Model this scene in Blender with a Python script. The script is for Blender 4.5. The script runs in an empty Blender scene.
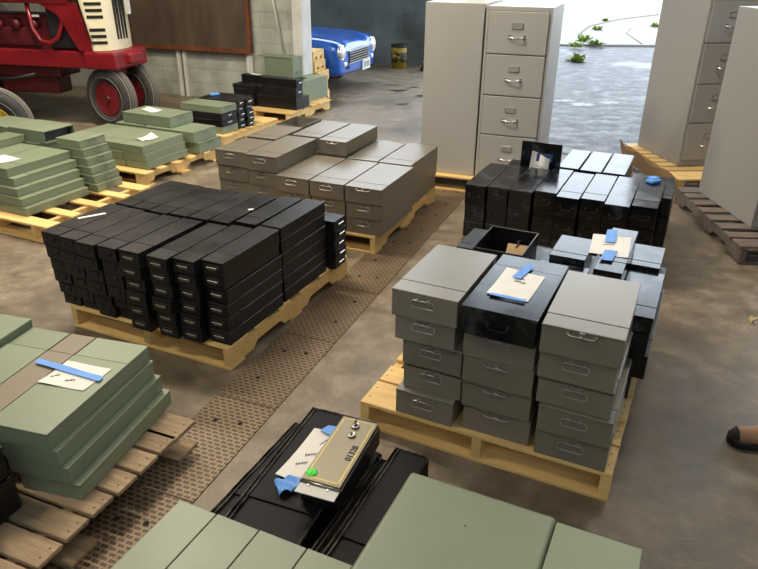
import bpy, bmesh, math, random
from math import radians as R, sin, cos, pi
from mathutils import Vector, Matrix, Euler

random.seed(7)
S = bpy.context.scene
COL = S.collection

# ------------------------------------------------------------------ camera
PITCH, ROLL, FPX = .4515, .009, 678.0
c_, s_ = cos(PITCH), sin(PITCH)
fwd = Vector((0, c_, -s_)); up = Vector((0, s_, c_)); rt = Vector((1, 0, 0))
cr, sr = cos(ROLL), sin(ROLL)
rx = cr*rt + sr*up; uy = -sr*rt + cr*up
cd = bpy.data.cameras.new('camera'); cam = bpy.data.objects.new('camera', cd); COL.objects.link(cam)
cd.sensor_width = 36; cd.lens = FPX/758*36; cd.clip_end = 200
M = Matrix((rx, uy, -fwd)).transposed().to_4x4(); M.translation = (0, 0, 1.80)
cam.matrix_world = M
S.camera = cam

# ------------------------------------------------------------------ sky, lamps, exposure
W = bpy.data.worlds.new('sky'); S.world = W; W.use_nodes = True
nt = W.node_tree; nt.nodes.clear()
bg = nt.nodes.new('ShaderNodeBackground'); wo = nt.nodes.new('ShaderNodeOutputWorld')
bg.inputs[0].default_value = (.80, .90, 1, 1); bg.inputs[1].default_value = 4.5
nt.links.new(bg.outputs[0], wo.inputs[0])

def area(name, loc, size, power, color, rot=(0, 0, 0)):
    l = bpy.data.lights.new(name, 'AREA'); l.shape = 'RECTANGLE'; l.size, l.size_y = size
    l.energy = power; l.color = color
    o = bpy.data.objects.new(name, l); COL.objects.link(o); o.location = loc; o.rotation_euler = rot
    return o
WARM = (1, .88, .70)
area('ceiling_lamp', (-1.7, 4.5, 4.2), (1.0, .3), 135, WARM, (0, 0, R(-22)))
area('ceiling_lamp', (-.3, 5.2, 4.2), (1.0, .3), 52, WARM, (0, 0, R(-22)))
area('ceiling_lamp', (-3.2, 6.6, 4.3), (1.2, .4), 135, WARM, (0, 0, R(-22)))
area('ceiling_lamp', (-3.0, 1.7, 4.2), (1.2, .4), 72, WARM, (0, 0, R(-22)))
area('ceiling_lamp', (2.3, 4.6, 4.3), (1.0, .3), 62, WARM, (0, 0, R(-22)))

vs = S.view_settings
S.display_settings.display_device = 'sRGB'
vs.view_transform = 'Standard'; vs.look = 'None'; vs.exposure = 0.0; vs.gamma = 1.0; vs.use_curve_mapping = False

# ------------------------------------------------------------------ materials
def srgb(r, g, b):
    f = lambda c: (c/255/12.92 if c/255 <= .04045 else ((c/255+.055)/1.055)**2.4)
    return (f(r), f(g), f(b))

def mat(name, col, rough=.5, metal=0.0, var=.0, scale=6, col2=None, bump=0.0, bscale=None, spec=None,
        detail=4, rvar=0.0, thresh=None, stretch=None, coat=0, objvar=.0):
    m = bpy.data.materials.new(name); m.use_nodes = True
    n, l = m.node_tree.nodes, m.node_tree.links
    p = n['Principled BSDF']
    p.inputs['Base Color'].default_value = (*col, 1)
    p.inputs['Roughness'].default_value = rough
    p.inputs['Metallic'].default_value = metal
    if spec is not None: p.inputs['Specular IOR Level'].default_value = spec
    if coat: p.inputs['Coat Weight'].default_value = coat; p.inputs['Coat Roughness'].default_value = .06
    if var or col2 or bump or rvar or objvar:
        tc = n.new('ShaderNodeTexCoord'); oi = n.new('ShaderNodeObjectInfo')
        mp = n.new('ShaderNodeMapping')
        if stretch: mp.inputs['Scale'].default_value = stretch
        l.new(tc.outputs['Object'], mp.inputs['Vector'])
        mul = n.new('ShaderNodeMath'); mul.operation = 'MULTIPLY'; mul.inputs[1].default_value = 37
        l.new(oi.outputs['Random'], mul.inputs[0])
        nz = n.new('ShaderNodeTexNoise'); nz.noise_dimensions = '4D'
        nz.inputs['Scale'].default_value = scale; nz.inputs['Detail'].default_value = detail
        nz.inputs['Roughness'].default_value = .6
        l.new(mp.outputs[0], nz.inputs['Vector']); l.new(mul.outputs[0], nz.inputs['W'])
        rp = n.new('ShaderNodeValToRGB')
        lo, hi = thresh or (.3, .7)
        rp.color_ramp.elements[0].position = lo; rp.color_ramp.elements[1].position = hi
        a = tuple(max(0, x*(1-var)) for x in col)
        b = col2 or tuple(min(1, x*(1+var)) for x in col)
        rp.color_ramp.elements[0].color = (*a, 1); rp.color_ramp.elements[1].color = (*b, 1)
        l.new(nz.outputs['Fac'], rp.inputs[0])
        out = rp.outputs[0]
        if objvar:
            hs = n.new('ShaderNodeHueSaturation')
            mr = n.new('ShaderNodeMapRange'); mr.inputs['To Min'].default_value = 1-objvar; mr.inputs['To Max'].default_value = 1+objvar
            l.new(oi.outputs['Random'], mr.inputs['Value']); l.new(mr.outputs[0], hs.inputs['Value'])
            l.new(out, hs.inputs['Color']); out = hs.outputs[0]
        l.new(out, p.inputs['Base Color'])
        if rvar:
            mr2 = n.new('ShaderNodeMapRange'); mr2.inputs['From Min'].default_value = .3; mr2.inputs['From Max'].default_value = .7
            mr2.inputs['To Min'].default_value = max(.03, rough-rvar); mr2.inputs['To Max'].default_value = min(1, rough+rvar)
            l.new(nz.outputs['Fac'], mr2.inputs['Value']); l.new(mr2.outputs[0], p.inputs['Roughness'])
        if bump:
            n2 = n.new('ShaderNodeTexNoise'); n2.inputs['Scale'].default_value = bscale or scale*4
            n2.inputs['Detail'].default_value = 3
            l.new(mp.outputs[0], n2.inputs['Vector'])
            bp = n.new('ShaderNodeBump'); bp.inputs['Strength'].default_value = bump; bp.inputs['Distance'].default_value = .01
            l.new(n2.outputs['Fac'], bp.inputs['Height']); l.new(bp.outputs[0], p.inputs['Normal'])
    return m

G_PAINT = mat('grey_enamel', srgb(132, 125, 110), .32, .15, .05, 2, bump=.02, bscale=6, rvar=.025, objvar=.06, spec=.8)
G_WARM = mat('warm_grey_enamel', srgb(122, 115, 103), .36, .2, .05, 2, bump=.02, bscale=6, rvar=.03, objvar=.05, spec=.6)
GREEN_PAINT = mat('sage_enamel', srgb(126, 137, 112), .42, 0, .07, 3.5, bump=.03, bscale=9, rvar=.06, objvar=.07)
TAUPE_PAINT = mat('taupe_enamel', srgb(128, 116, 98), .45, 0, .08, 3)
BLACK_PAINT = mat('black_enamel', (.012, .012, .014), .40, 0, .3, 5, col2=(.022, .021, .022), bump=.02, bscale=12, rvar=.10, thresh=(.45, .8), objvar=.2, spec=.32)
TIN_BLACK = mat('glossy_black_japan', (.008, .009, .012), .18, 0, .3, 9, col2=(.07, .075, .085), bump=.015, bscale=5, rvar=.08, thresh=(.52, .76))
DARK_TIN = mat('scuffed_black_japan', (.009, .009, .011), .38, 0, .3, 14, col2=(.03, .03, .032), bump=.025, bscale=7, rvar=.1, thresh=(.6, .85))
CRINKLE = mat('crinkled_black_lining', (.009, .009, .009), .3, 0, .3, 8, bump=1.0, bscale=28)
CHROME = mat('chrome', (.78, .77, .74), .22, 1)
DULL = mat('dull_nickel', (.42, .41, .38), .34, 1)
GREEN_BAIL = mat('aged_bail_wire', (.20, .21, .17), .4, .6)
DARKHOLE = mat('dark_recess', (.006, .006, .006), .8)
RIM = mat('worn_black_rim', (.05, .047, .042), .4, .4, .5, 12, col2=(.34, .30, .25), thresh=(.42, .62))
TRAYBLACK = mat('tray_black', (.006, .006, .008), .55, 0, .3, 10, col2=(.013, .013, .015), bump=.02, bscale=8, thresh=(.6, .85), spec=.16)
RIM2 = mat('rubbed_bin_rim', (.16, .155, .14), .4, .4, .5, 25)
EDGE2 = mat('rubbed_paint_edge', (.07, .07, .075), .35, .3, .5, 25)
EDGE = mat('worn_bare_edge', (.34, .33, .30), .4, .6, .3, 20)
PINE = mat('fresh_pine', srgb(226, 190, 122), .62, 0, .14, 5, bump=.12, bscale=20, stretch=(1, 9, 9), objvar=.12, detail=6)
OLDWOOD = mat('weathered_pallet_wood', srgb(160, 136, 106), .8, 0, .32, 6, bump=.35, bscale=24, stretch=(1, 8, 8), objvar=.14, detail=7)
GREYWOOD = mat('grey_aged_wood', srgb(112, 100, 90), .85, 0, .3, 6, bump=.3, bscale=24, stretch=(1, 8, 8), objvar=.14, detail=7)
NAIL = mat('nail_head', (.05, .04, .03), .5, .6)
PAPER = mat('white_paper', (.80, .77, .72), .85, 0, .05, 5, bump=.25, bscale=8)
CREAMPAPER = mat('cream_paper', (.80, .775, .745), .85, 0, .1, 6, bump=.3, bscale=9)
KRAFT = mat('manila_envelope', (.50, .33, .18), .8, 0, .1, 6)
INK = mat('pen_ink', (.03, .03, .05), .6)
TAPE = mat('blue_masking_tape', (.13, .35, .84), .6, 0, .12, 9, bump=.25, bscale=22)
BONE = mat('cabinet_enamel', srgb(180, 177, 170), .40, 0, .03, 2, rvar=.04)
PUTTY = mat('cabinet_enamel_grey', srgb(160, 157, 152), .45, 0, .03, 2, rvar=.04)
CARDBOARD = mat('corrugated_cardboard', srgb(176, 142, 106), .85, 0, .12, 6)
TRED = mat('tractor_red', (.22, .008, .014), .36, 0, .28, 3, rvar=.1, coat=.2)
HUBRED = mat('dull_red_hub', (.17, .008, .014), .5, 0, .5, 7)
TREDDK = mat('grimy_tractor_red', (.085, .006, .008), .5, 0, .5, 4, rvar=.1)
CREAM = mat('cream_enamel', (.86, .78, .54), .38, 0, .06, 4)
IRON = mat('greasy_cast_iron', (.022, .020, .020), .55, .3, .5, 9)
RUBBER = mat('tyre_rubber', (.045, .043, .040), .75, 0, .3, 14, bump=.15, bscale=30)
RUBDUST = mat('dusty_tyre_ridge', (.20, .18, .155), .85)
YELLOW = mat('yellow_enamel', (.52, .34, .015), .5, 0, .3, 7)
CARBLUE = mat('bright_blue_car_paint', (.004, .105, .56), .22, .15, .06, 3, coat=.8)
GLASS = mat('headlamp_glass', (.85, .87, .9), .12, .3)
LPLATE = mat('number_plate', (.78, .78, .76), .4)
PAILY = mat('yellow_pail_label', (.55, .36, .015), .5, 0, .4, 12, col2=(.30, .22, .03))
PAILD = mat('grimy_pail_band', (.03, .032, .015), .6, 0, .5, 16, col2=(.40, .30, .03), thresh=(.5, .62))
PANELGREY = mat('bank_panel_grey', srgb(138, 130, 108), .42, .3, .05, 6)
GOLD = mat('gold_pinstripe', (.62, .47, .12), .4, .4)
STICKER = mat('green_round_sticker', (.10, .80, .08), .6)
ALU = mat('bare_aluminium', (.45, .45, .43), .6, .5, .1, 10)
LEATHER = mat('tan_work_leather', srgb(150, 112, 80), .6, 0, .25, 9, bump=.2, bscale=40)
SOLE = mat('black_boot_sole', (.012, .011, .011), .6)
LEAF = mat('weed_leaf', (.20, .27, .05), .6, 0, .3, 9)
DRYLEAF = mat('dry_leaf', (.55, .44, .18), .8)
PLYPANEL = mat('stained_brown_panel', srgb(86, 72, 58), .6, 0, .45, 1.6, bump=.1, bscale=8, stretch=(2.5, 1, .7), detail=7)
RUST = mat('rusty_angle_iron', srgb(112, 62, 34), .8, 0, .4, 7, bump=.3)
BLACKPL = mat('black_rubber_block', (.012, .012, .012), .6)

def nodes_of(m): return m.node_tree.nodes, m.node_tree.links

def concrete(name, cols, scale, rough, rvar, stain=None, bump=.15):
    m = bpy.data.materials.new(name); m.use_nodes = True
    n, l = nodes_of(m); p = n['Principled BSDF']
    tc = n.new('ShaderNodeTexCoord')
    a = n.new('ShaderNodeTexNoise'); a.inputs['Scale'].default_value = scale; a.inputs['Detail'].default_value = 8; a.inputs['Roughness'].default_value = .65
    l.new(tc.outputs['Object'], a.inputs['Vector'])
    rp = n.new('ShaderNodeValToRGB'); e = rp.color_ramp.elements
    e[0].position = .32; e[0].color = (*cols[0], 1); e[1].position = .68; e[1].color = (*cols[2], 1)
    k = e.new(.5); k.color = (*cols[1], 1)
    l.new(a.outputs['Fac'], rp.inputs[0])
    out = rp.outputs[0]
    if stain:
        b = n.new('ShaderNodeTexNoise'); b.inputs['Scale'].default_value = stain[1]; b.inputs['Detail'].default_value = 5
        l.new(tc.outputs['Object'], b.inputs['Vector'])
        r2 = n.new('ShaderNodeValToRGB'); r2.color_ramp.elements[0].position = stain[2]; r2.color_ramp.elements[1].position = stain[3]
        l.new(b.outputs['Fac'], r2.inputs[0])
        mx = n.new('ShaderNodeMix'); mx.data_type = 'RGBA'
        l.new(r2.outputs[0], mx.inputs['Factor']); l.new(out, mx.inputs['A']); mx.inputs['B'].default_value = (*stain[0], 1)
        out = mx.outputs['Result']
    l.new(out, p.inputs['Base Color'])
    mr = n.new('ShaderNodeMapRange'); mr.inputs['From Min'].default_value = .35; mr.inputs['From Max'].default_value = .65
    mr.inputs['To Min'].default_value = rough-rvar; mr.inputs['To Max'].default_value = rough+rvar
    l.new(a.outputs['Fac'], mr.inputs['Value']); l.new(mr.outputs[0], p.inputs['Roughness'])
    f = n.new('ShaderNodeTexNoise'); f.inputs['Scale'].default_value = scale*14; f.inputs['Detail'].default_value = 4
    l.new(tc.outputs['Object'], f.inputs['Vector'])
    bp = n.new('ShaderNodeBump'); bp.inputs['Strength'].default_value = bump; bp.inputs['Distance'].default_value = .01
    l.new(f.outputs['Fac'], bp.inputs['Height']); l.new(bp.outputs[0], p.inputs['Normal'])
    return m
FLOORM = concrete('worn_concrete_floor', (srgb(102, 91, 75), srgb(126, 113, 95), srgb(152, 139, 120)), 7, .50, .12, (srgb(82, 71, 57), 1.0, .50, .68), .3)
ASPHALT = concrete('damp_asphalt', (srgb(46, 47, 51), srgb(64, 66, 71), srgb(84, 87, 93)), 5, .52, .14, (srgb(128, 130, 134), .55, .55, .62), .8)
SLABM = concrete('pale_concrete_slab', (srgb(120, 116, 112), srgb(132, 128, 124), srgb(142, 139, 134)), 1.2, .7, .1, None, .1)
BACKWALL = concrete('dark_painted_wall', (srgb(74, 82, 84), srgb(92, 100, 100), srgb(112, 120, 118)), 1.3, .7, .1, (srgb(56, 60, 60), .8, .58, .7), .15)
CEILM = concrete('ceiling_boards', (srgb(120, 112, 100), srgb(130, 122, 110), srgb(140, 132, 120)), 1, .8, .1)

def blockwall(name, col, mortar, bw=.41, bh=.2):
    m = bpy.data.materials.new(name); m.use_nodes = True
    n, l = nodes_of(m); p = n['Principled BSDF']
    tc = n.new('ShaderNodeTexCoord'); mp = n.new('ShaderNodeMapping')
    mp.inputs['Rotation'].default_value = (R(90), 0, 0)
    l.new(tc.outputs['Object'], mp.inputs['Vector'])
    b = n.new('ShaderNodeTexBrick'); b.inputs['Scale'].default_value = 1
    b.inputs['Brick Width'].default_value = bw; b.inputs['Row Height'].default_value = bh; b.inputs['Mortar Size'].default_value = .008
    b.inputs['Color1'].default_value = (*col, 1); b.inputs['Color2'].default_value = (*[x*.9 for x in col], 1); b.inputs['Mortar'].default_value = (*mortar, 1)
    l.new(mp.outputs[0], b.inputs['Vector'])
    nz = n.new('ShaderNodeTexNoise'); nz.inputs['Scale'].default_value = 2.5; nz.inputs['Detail'].default_value = 7
    l.new(tc.outputs['Object'], nz.inputs['Vector'])
    rp = n.new('ShaderNodeValToRGB'); rp.color_ramp.elements[0].position = .3; rp.color_ramp.elements[0].color = (.55, .54, .5, 1)
    rp.color_ramp.elements[1].position = .62
    l.new(nz.outputs['Fac'], rp.inputs[0])
    mx = n.new('ShaderNodeMix'); mx.data_type = 'RGBA'; mx.blend_type = 'MULTIPLY'; mx.inputs['Factor'].default_value = 1
    l.new(b.outputs['Color'], mx.inputs['A']); l.new(rp.outputs[0], mx.inputs['B'])
    l.new(mx.outputs['Result'], p.inputs['Base Color']); p.inputs['Roughness'].default_value = .75
    bp = n.new('ShaderNodeBump'); bp.inputs['Strength'].default_value = .5; bp.inputs['Distance'].default_value = .008; bp.invert = True
    l.new(b.outputs['Fac'], bp.inputs['Height']); l.new(bp.outputs[0], p.inputs['Normal'])
    return m
BLOCKS = blockwall('whitewashed_blocks', srgb(190, 192, 182), srgb(172, 173, 164), .40, .19)
TRIMW = mat('flaking_white_paint', srgb(214, 212, 206), .7, 0, .12, 5, col2=srgb(226, 224, 220), bump=.2, bscale=18)

def treadplate():
    m = bpy.data.materials.new('rusty_tread_plate'); m.use_nodes = True
    n, l = nodes_of(m); p = n['Principled BSDF']
    tc = n.new('ShaderNodeTexCoord')
    mp = n.new('ShaderNodeMapping'); mp.inputs['Scale'].default_value = (1, 1, 1)
    l.new(tc.outputs['Object'], mp.inputs['Vector'])
    b = n.new('ShaderNodeTexBrick'); b.inputs['Scale'].default_value = 1
    b.inputs['Brick Width'].default_value = .034; b.inputs['Row Height'].default_value = .021; b.inputs['Mortar Size'].default_value = .0045
    b.inputs['Mortar Smooth'].default_value = .25
    b.inputs['Color1'].default_value = (*srgb(84, 70, 54), 1); b.inputs['Color2'].default_value = (*srgb(94, 78, 60), 1); b.inputs['Mortar'].default_value = (*srgb(152, 132, 106), 1)
    l.new(mp.outputs[0], b.inputs['Vector'])
    nz = n.new('ShaderNodeTexNoise'); nz.inputs['Scale'].default_value = 3.5; nz.inputs['Detail'].default_value = 5
    l.new(tc.outputs['Object'], nz.inputs['Vector'])
    rp = n.new('ShaderNodeValToRGB'); rp.color_ramp.elements[0].position = .3; rp.color_ramp.elements[0].color = (.62, .58, .54, 1)
    rp.color_ramp.elements[1].position = .65
    l.new(nz.outputs['Fac'], rp.inputs[0])
    mx = n.new('ShaderNodeMix'); mx.data_type = 'RGBA'; mx.blend_type = 'MULTIPLY'; mx.inputs['Factor'].default_value = 1
    l.new(b.outputs['Color'], mx.inputs['A']); l.new(rp.outputs[0], mx.inputs['B'])
    l.new(mx.outputs['Result'], p.inputs['Base Color'])
    p.inputs['Roughness'].default_value = .5; p.inputs['Metallic'].default_value = .25
    bp = n.new('ShaderNodeBump'); bp.inputs['Strength'].default_value = .6; bp.inputs['Distance'].default_value = .004
    l.new(b.outputs['Fac'], bp.inputs['Height']); l.new(bp.outputs[0], p.inputs['Normal'])
    return m
TREAD = treadplate()

# ------------------------------------------------------------------ mesh helpers
class MB:
    def __init__(s): s.bm = bmesh.new(); s.mi = 0
    def _tag(s, verts):
        fs = {f for v in verts for f in v.link_faces}
        for f in fs: f.material_index = s.mi
        return verts
    def box(s, x0, x1, y0, y1, z0, z1, bev=0, seg=2, rot=None, emat=-1):
        vs = [s.bm.verts.new(p) for p in ((x0,y0,z0),(x1,y0,z0),(x1,y1,z0),(x0,y1,z0),(x0,y0,z1),(x1,y0,z1),(x1,y1,z1),(x0,y1,z1))]
        fs = [s.bm.faces.new([vs[i] for i in q]) for q in ((3,2,1,0),(4,5,6,7),(0,1,5,4),(1,2,6,5),(2,3,7,6),(3,0,4,7))]
        for f in fs: f.material_index = s.mi
        if rot: bmesh.ops.transform(s.bm, matrix=rot, verts=vs)
        if bev:
            es = list({e for f in fs for e in f.edges})
            bmesh.ops.bevel(s.bm, geom=es, offset=bev, segments=seg, affect='EDGES', profile=.5, material=emat)
        return s
    def tube(s, pts, r, n=8, closed=False):
        pts = [Vector(p) for p in pts]; rings = []
        N = len(pts)
        for i, p in enumerate(pts):
            if closed: t = (pts[(i+1) % N]-pts[i-1])
            else: t = pts[min(i+1, N-1)]-pts[max(i-1, 0)]
            t.normalize()
            a = t.orthogonal() if i == 0 else (prev - t*prev.dot(t))
            a.normalize(); prev = a; b = t.cross(a)
            rad = r[i] if isinstance(r, (list, tuple)) else r
            rings.append([s.bm.verts.new(p + rad*(cos(2*pi*k/n)*a + sin(2*pi*k/n)*b)) for k in range(n)])
        m = N if closed else N-1
        for i in range(m):
            A, B = rings[i], rings[(i+1) % N]
            off = 0
            if closed and i == N-1:
                off = min(range(n), key=lambda o: (A[0].co-B[o].co).length)
            for k in range(n):
                f = s.bm.faces.new((A[k], A[(k+1) % n], B[(k+1+off) % n], B[(k+off) % n])); f.material_index = s.mi; f.smooth = True
        if not closed:
            for rg in (rings[0][::-1], rings[-1]):
                f = s.bm.faces.new(rg); f.material_index = s.mi
        return s
    def lathe(s, prof, n=32, axis='Z', c=(0, 0, 0), smooth=True, close=False):
        c = Vector(c); rings = []
        for r, h in prof:
            ring = []
            for k in range(n):
                a = 2*pi*k/n
                if axis == 'Z': v = (r*cos(a), r*sin(a), h)
                elif axis == 'Y': v = (r*cos(a), h, r*sin(a))
                else: v = (h, r*cos(a), r*sin(a))
                ring.append(s.bm.verts.new(c+Vector(v)))
            rings.append(ring)
        prs = list(zip(rings, rings[1:]))
        if close: prs.append((rings[-1], rings[0]))
        for A, B in prs:
            for k in range(n):
                f = s.bm.faces.new((A[k], A[(k+1) % n], B[(k+1) % n], B[k])); f.material_index = s.mi; f.smooth = smooth
        if not close:
            for rg in (rings[0], rings[-1]):
                try:
                    f = s.bm.faces.new(rg); f.material_index = s.mi
                except ValueError: pass
        return s
    def disc(s, c, r, n=8, ax='Z'):
        c = Vector(c)
        vs = []
        for k in range(n):
            a = 2*pi*k/n
            d = {'Z': (r*cos(a), r*sin(a), 0), 'Y': (r*cos(a), 0, r*sin(a)), 'X': (0, r*cos(a), r*sin(a))}[ax]
            vs.append(s.bm.verts.new(c+Vector(d)))
        f = s.bm.faces.new(vs); f.material_index = s.mi
        return s
    def prism(s, poly, axis, a, b, bev=0):
        """poly: 2-D outline, extruded along axis from a to b"""
        def mk(p, h):
            return {'Y': (p[0], h, p[1]), 'X': (h, p[0], p[1]), 'Z': (p[0], p[1], h)}[axis]
        A = [s.bm.verts.new(mk(p, a)) for p in poly]; B = [s.bm.verts.new(mk(p, b)) for p in poly]
        fs = [s.bm.faces.new(A), s.bm.faces.new(B[::-1])]
        n = len(poly)
        for i in range(n): fs.append(s.bm.faces.new((A[i], B[i], B[(i+1) % n], A[(i+1) % n])))
        for f in fs: f.material_index = s.mi
        if bev:
            es = list({e for f in fs for e in f.edges})
            bmesh.ops.bevel(s.bm, geom=es, offset=bev, segments=2, affect='EDGES', profile=.5, material=-1)
        return s
    def grid(s, fn, nu, nv, smooth=True):
        vs = [[s.bm.verts.new(fn(i/nu, j/nv)) for j in range(nv+1)] for i in range(nu+1)]
        for i in range(nu):
            for j in range(nv):
                f = s.bm.faces.new((vs[i][j], vs[i+1][j], vs[i+1][j+1], vs[i][j+1])); f.material_index = s.mi; f.smooth = smooth
        return s
    def mesh(s, name, *mats):
        bmesh.ops.recalc_face_normals(s.bm, faces=s.bm.faces)
        me = bpy.data.meshes.new(name); s.bm.to_mesh(me); s.bm.free()
        for m in mats: me.materials.append(m)
        return me
    def build(s, name, m, parent=None, loc=None, rot=None):
        ms = m if isinstance(m, (list, tuple)) else (m,)
        return link(name, s.mesh(name, *ms), parent, loc, rot)

def link(name, me, parent=None, loc=None, rot=None):
    o = bpy.data.objects.new(name, me); COL.objects.link(o)
    if parent: o.parent = parent
    if loc is not None: o.location = loc
    if rot is not None: o.rotation_euler = rot
    return o
def tag(o, label, cat, group=None):
    o['label'] = label; o['category'] = cat
    if group: o['group'] = group
    return o
def thing(name, label, cat, loc, rz=0, group=None, rot=None):
    o = bpy.data.objects.new(name, None); COL.objects.link(o); o.empty_display_size = .05
    o.location = loc; o.rotation_euler = rot or (0, 0, rz)
    return tag(o, label, cat, group)
def struct(o): o['kind'] = 'structure'; return o
def text_mesh(body, size, m, ext=.001):
    cu = bpy.data.curves.new('txt', 'FONT'); cu.body = body; cu.size = size; cu.extrude = ext; cu.align_x = 'CENTER'; cu.align_y = 'CENTER'
    ob = bpy.data.objects.new('txt', cu); COL.objects.link(ob)
    dg = bpy.context.evaluated_depsgraph_get(); dg.update()
    me = bpy.data.meshes.new_from_object(ob.evaluated_get(dg)); me.materials.clear(); me.materials.append(m)
    bpy.data.objects.remove(ob); return me

# frame of each group: origin (front-left corner on the floor) and turn; u runs right along the front, v runs back
FR = dict(B=(-1.63, 3.165, -24.6), C=(-.074, 2.332, -25.6), D=(-1.198, 4.658, -23), E=(.5, 4.1, -25), A=(-.728, 2.192, -22),
          Z=(0, 1.5, -25), L1=(-2.28, 4.404, -25), L2=(-1.987, 5.507, -25), L3=(-1.588, 6.846, -25), W=(0, 0, 0))
def wp(fr, u, v, z=0):
    x, y, t = FR[fr]; t = R(t)
    return Vector((x+u*cos(t)-v*sin(t), y+u*sin(t)+v*cos(t), z))
def wr(fr, extra=0): return R(FR[fr][2]+extra)

# ------------------------------------------------------------------ the setting
b = MB(); b.box(-10, 10, -5, 13.2, -.15, 0); struct(b.build('floor', FLOORM))
b = MB(); b.box(-40, 40, -20, 16.0, -.35, -.16); b.build('trim_1', ASPHALT)
bpy.data.objects['trim_1'].location.z = 0
struct(bpy.data.objects['trim_1'])
def slab_poly(name, pts, z0, z1, m):
    b = MB(); b.prism(pts, 'Z', z0, z1); return struct(b.build(name, m))
# damp apron outside the open side of the shed, laid flush over the floor edge
slab_poly('trim_2', [(1.25, 13.0), (1.15, 8.4), (1.6, 7.1), (2.4, 6.2), (7.6, 5.6), (30, 1), (30, 16), (1.2, 16)], -.12, .006, ASPHALT)
slab_poly('trim_3', [(-6, 15.95), (6, 16.05), (30, 16.2), (30, 60), (-6, 60)], -.12, .05, SLABM)
# joint lines in the slab
b = MB(); b.box(-5.5, 29, 20.0, 20.03, .051, .053); b.tube([(4.55, 16.2, .05), (5.0, 18.2, .05), (5.9, 20.5, .05), (7.6, 23, .05), (9.5, 25, .05)], .03, 5); b.tube([(5.9, 16.2, .05), (6.3, 18.5, .05), (6.9, 20, .05)], .015, 5)
struct(b.build('trim_4', mat('slab_joint', srgb(100, 96, 90), .8)))

def stain(parent, cx, cy, sx, sy, z, seed, m):
    rnd = random.Random(seed); b = MB(); n = 26; vs = []
    for q in range(n):
        a = 2*pi*q/n; k = rnd.uniform(.45, 1.1)
        vs.append(b.bm.verts.new((cx+sx*k*cos(a), cy+sy*k*sin(a), z)))
    b.bm.faces.new(vs)
    b.build('oil_stain', m, parent)
OIL = mat('oil_stain', (.035, .034, .034), .35, 0, .4, 8)
for q, (x, y, sx, sy) in enumerate([(.25, 10.3, .16, .10), (.62, 9.9, .14, .12), (.30, 9.3, .12, .07), (.50, 10.6, .10, .06)]):
    stain(bpy.data.objects['floor'], x, y, sx, sy, .003, 5+q, OIL)
for q, (x, y, sx, sy) in enumerate([(2.75, 9.35, .26, .14), (3.15, 9.5, .2, .12), (2.55, 9.6, .2, .09)]):
    stain(bpy.data.objects['trim_2'], x, y, sx, sy, .0085, 15+q, OIL)

def wall(name, x0, y0, x1, y1, z0, z1, th, m, holes=()):
    L = math.hypot(x1-x0, y1-y0); b = MB(); b.box(0, L, 0, th, z0, z1)
    return struct(b.build(name, m, None, (x0, y0, 0), (0, 0, math.atan2(y1-y0, x1-x0))))
CE = 6.4
wall('wall_back', -10, 12.95, 1.22, 12.95, 0, 2.4, .2, BACKWALL)   # unseen opening above, added to let sky in for sheen on box tops
ang = R(-20)
WX, WY = -1.0, 9.15
L_ = 9.2
b = MB(); b.box(-L_, 0, 0, .22, 0, CE); struct(b.build('wall_left', BLOCKS, None, (WX, WY, 0), (0, 0, ang)))
wall('wall_side', -9.7, -4.9, -9.7, 13, 0, CE, .2, BACKWALL)
wall('wall_rear', 9.9, -4.9, -9.9, -4.9, 0, 4.95, .2, BACKWALL)   # stops short: added unseen gap lets skylight fill the box fronts
wall('wall_right', 7.7, 6.9, 7.7, -4.9, 0, CE, .2, BACKWALL)
wall('wall_front', 1.10, 8.68, 7.7, 6.9, 5.7, CE, .25, BACKWALL)
wall('wall_bay', 1.1, 8.7, 1.25, 13.0, 4.6, CE, .2, BACKWALL)
b = MB(); b.box(-.16, .16, -.16, .16, 0, CE); struct(b.build('trim_5', TRIMW, None, (1.13, 8.75, 0), (0, 0, R(-15))))
b = MB(); b.box(-10, 7.9, -5, 13.2, CE, CE+.2); struct(b.build('ceiling', CEILM))
# pilaster with flaking white trim at the end of the block wall
b = MB(); b.box(-.12, .015, -.05, .23, 0, CE, .008)
struct(b.build('trim_6', TRIMW, None, (WX, WY, 0), (0, 0, ang)))

# tread plates over the floor trench
def wpS(u, v): # strip frame: right edge through (-.454,2.424), direction 69 deg
    d = Vector((cos(R(68.6)), sin(R(68.6)), 0)); n = Vector((d.y, -d.x, 0))
    return Vector((-.454, 2.424, 0)) - n*.0 + d*v + n*u
k = 7
for i in range(-4, 7):
    v0 = i*.61 + .02
    ln = .604
    b = MB(); b.box(-.30, 0, 0, ln, 0.0005, .005)
    pl = struct(b.build('trim_%d' % k, TREAD, None, wpS(0, v0), (0, 0, R(68.6-90)))); k += 1
    for (hx, hy) in ((-.20, .18), (-.09, .2), (-.20, .44), (-.09, .46)):
        if random.random() < .8:
            b = MB(); b.lathe([(.0001, .0065), (.011, .0065), (.011, .0045)], 10)
            b.build('bolt_hole', DARKHOLE, pl, (hx, hy, 0))

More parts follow.
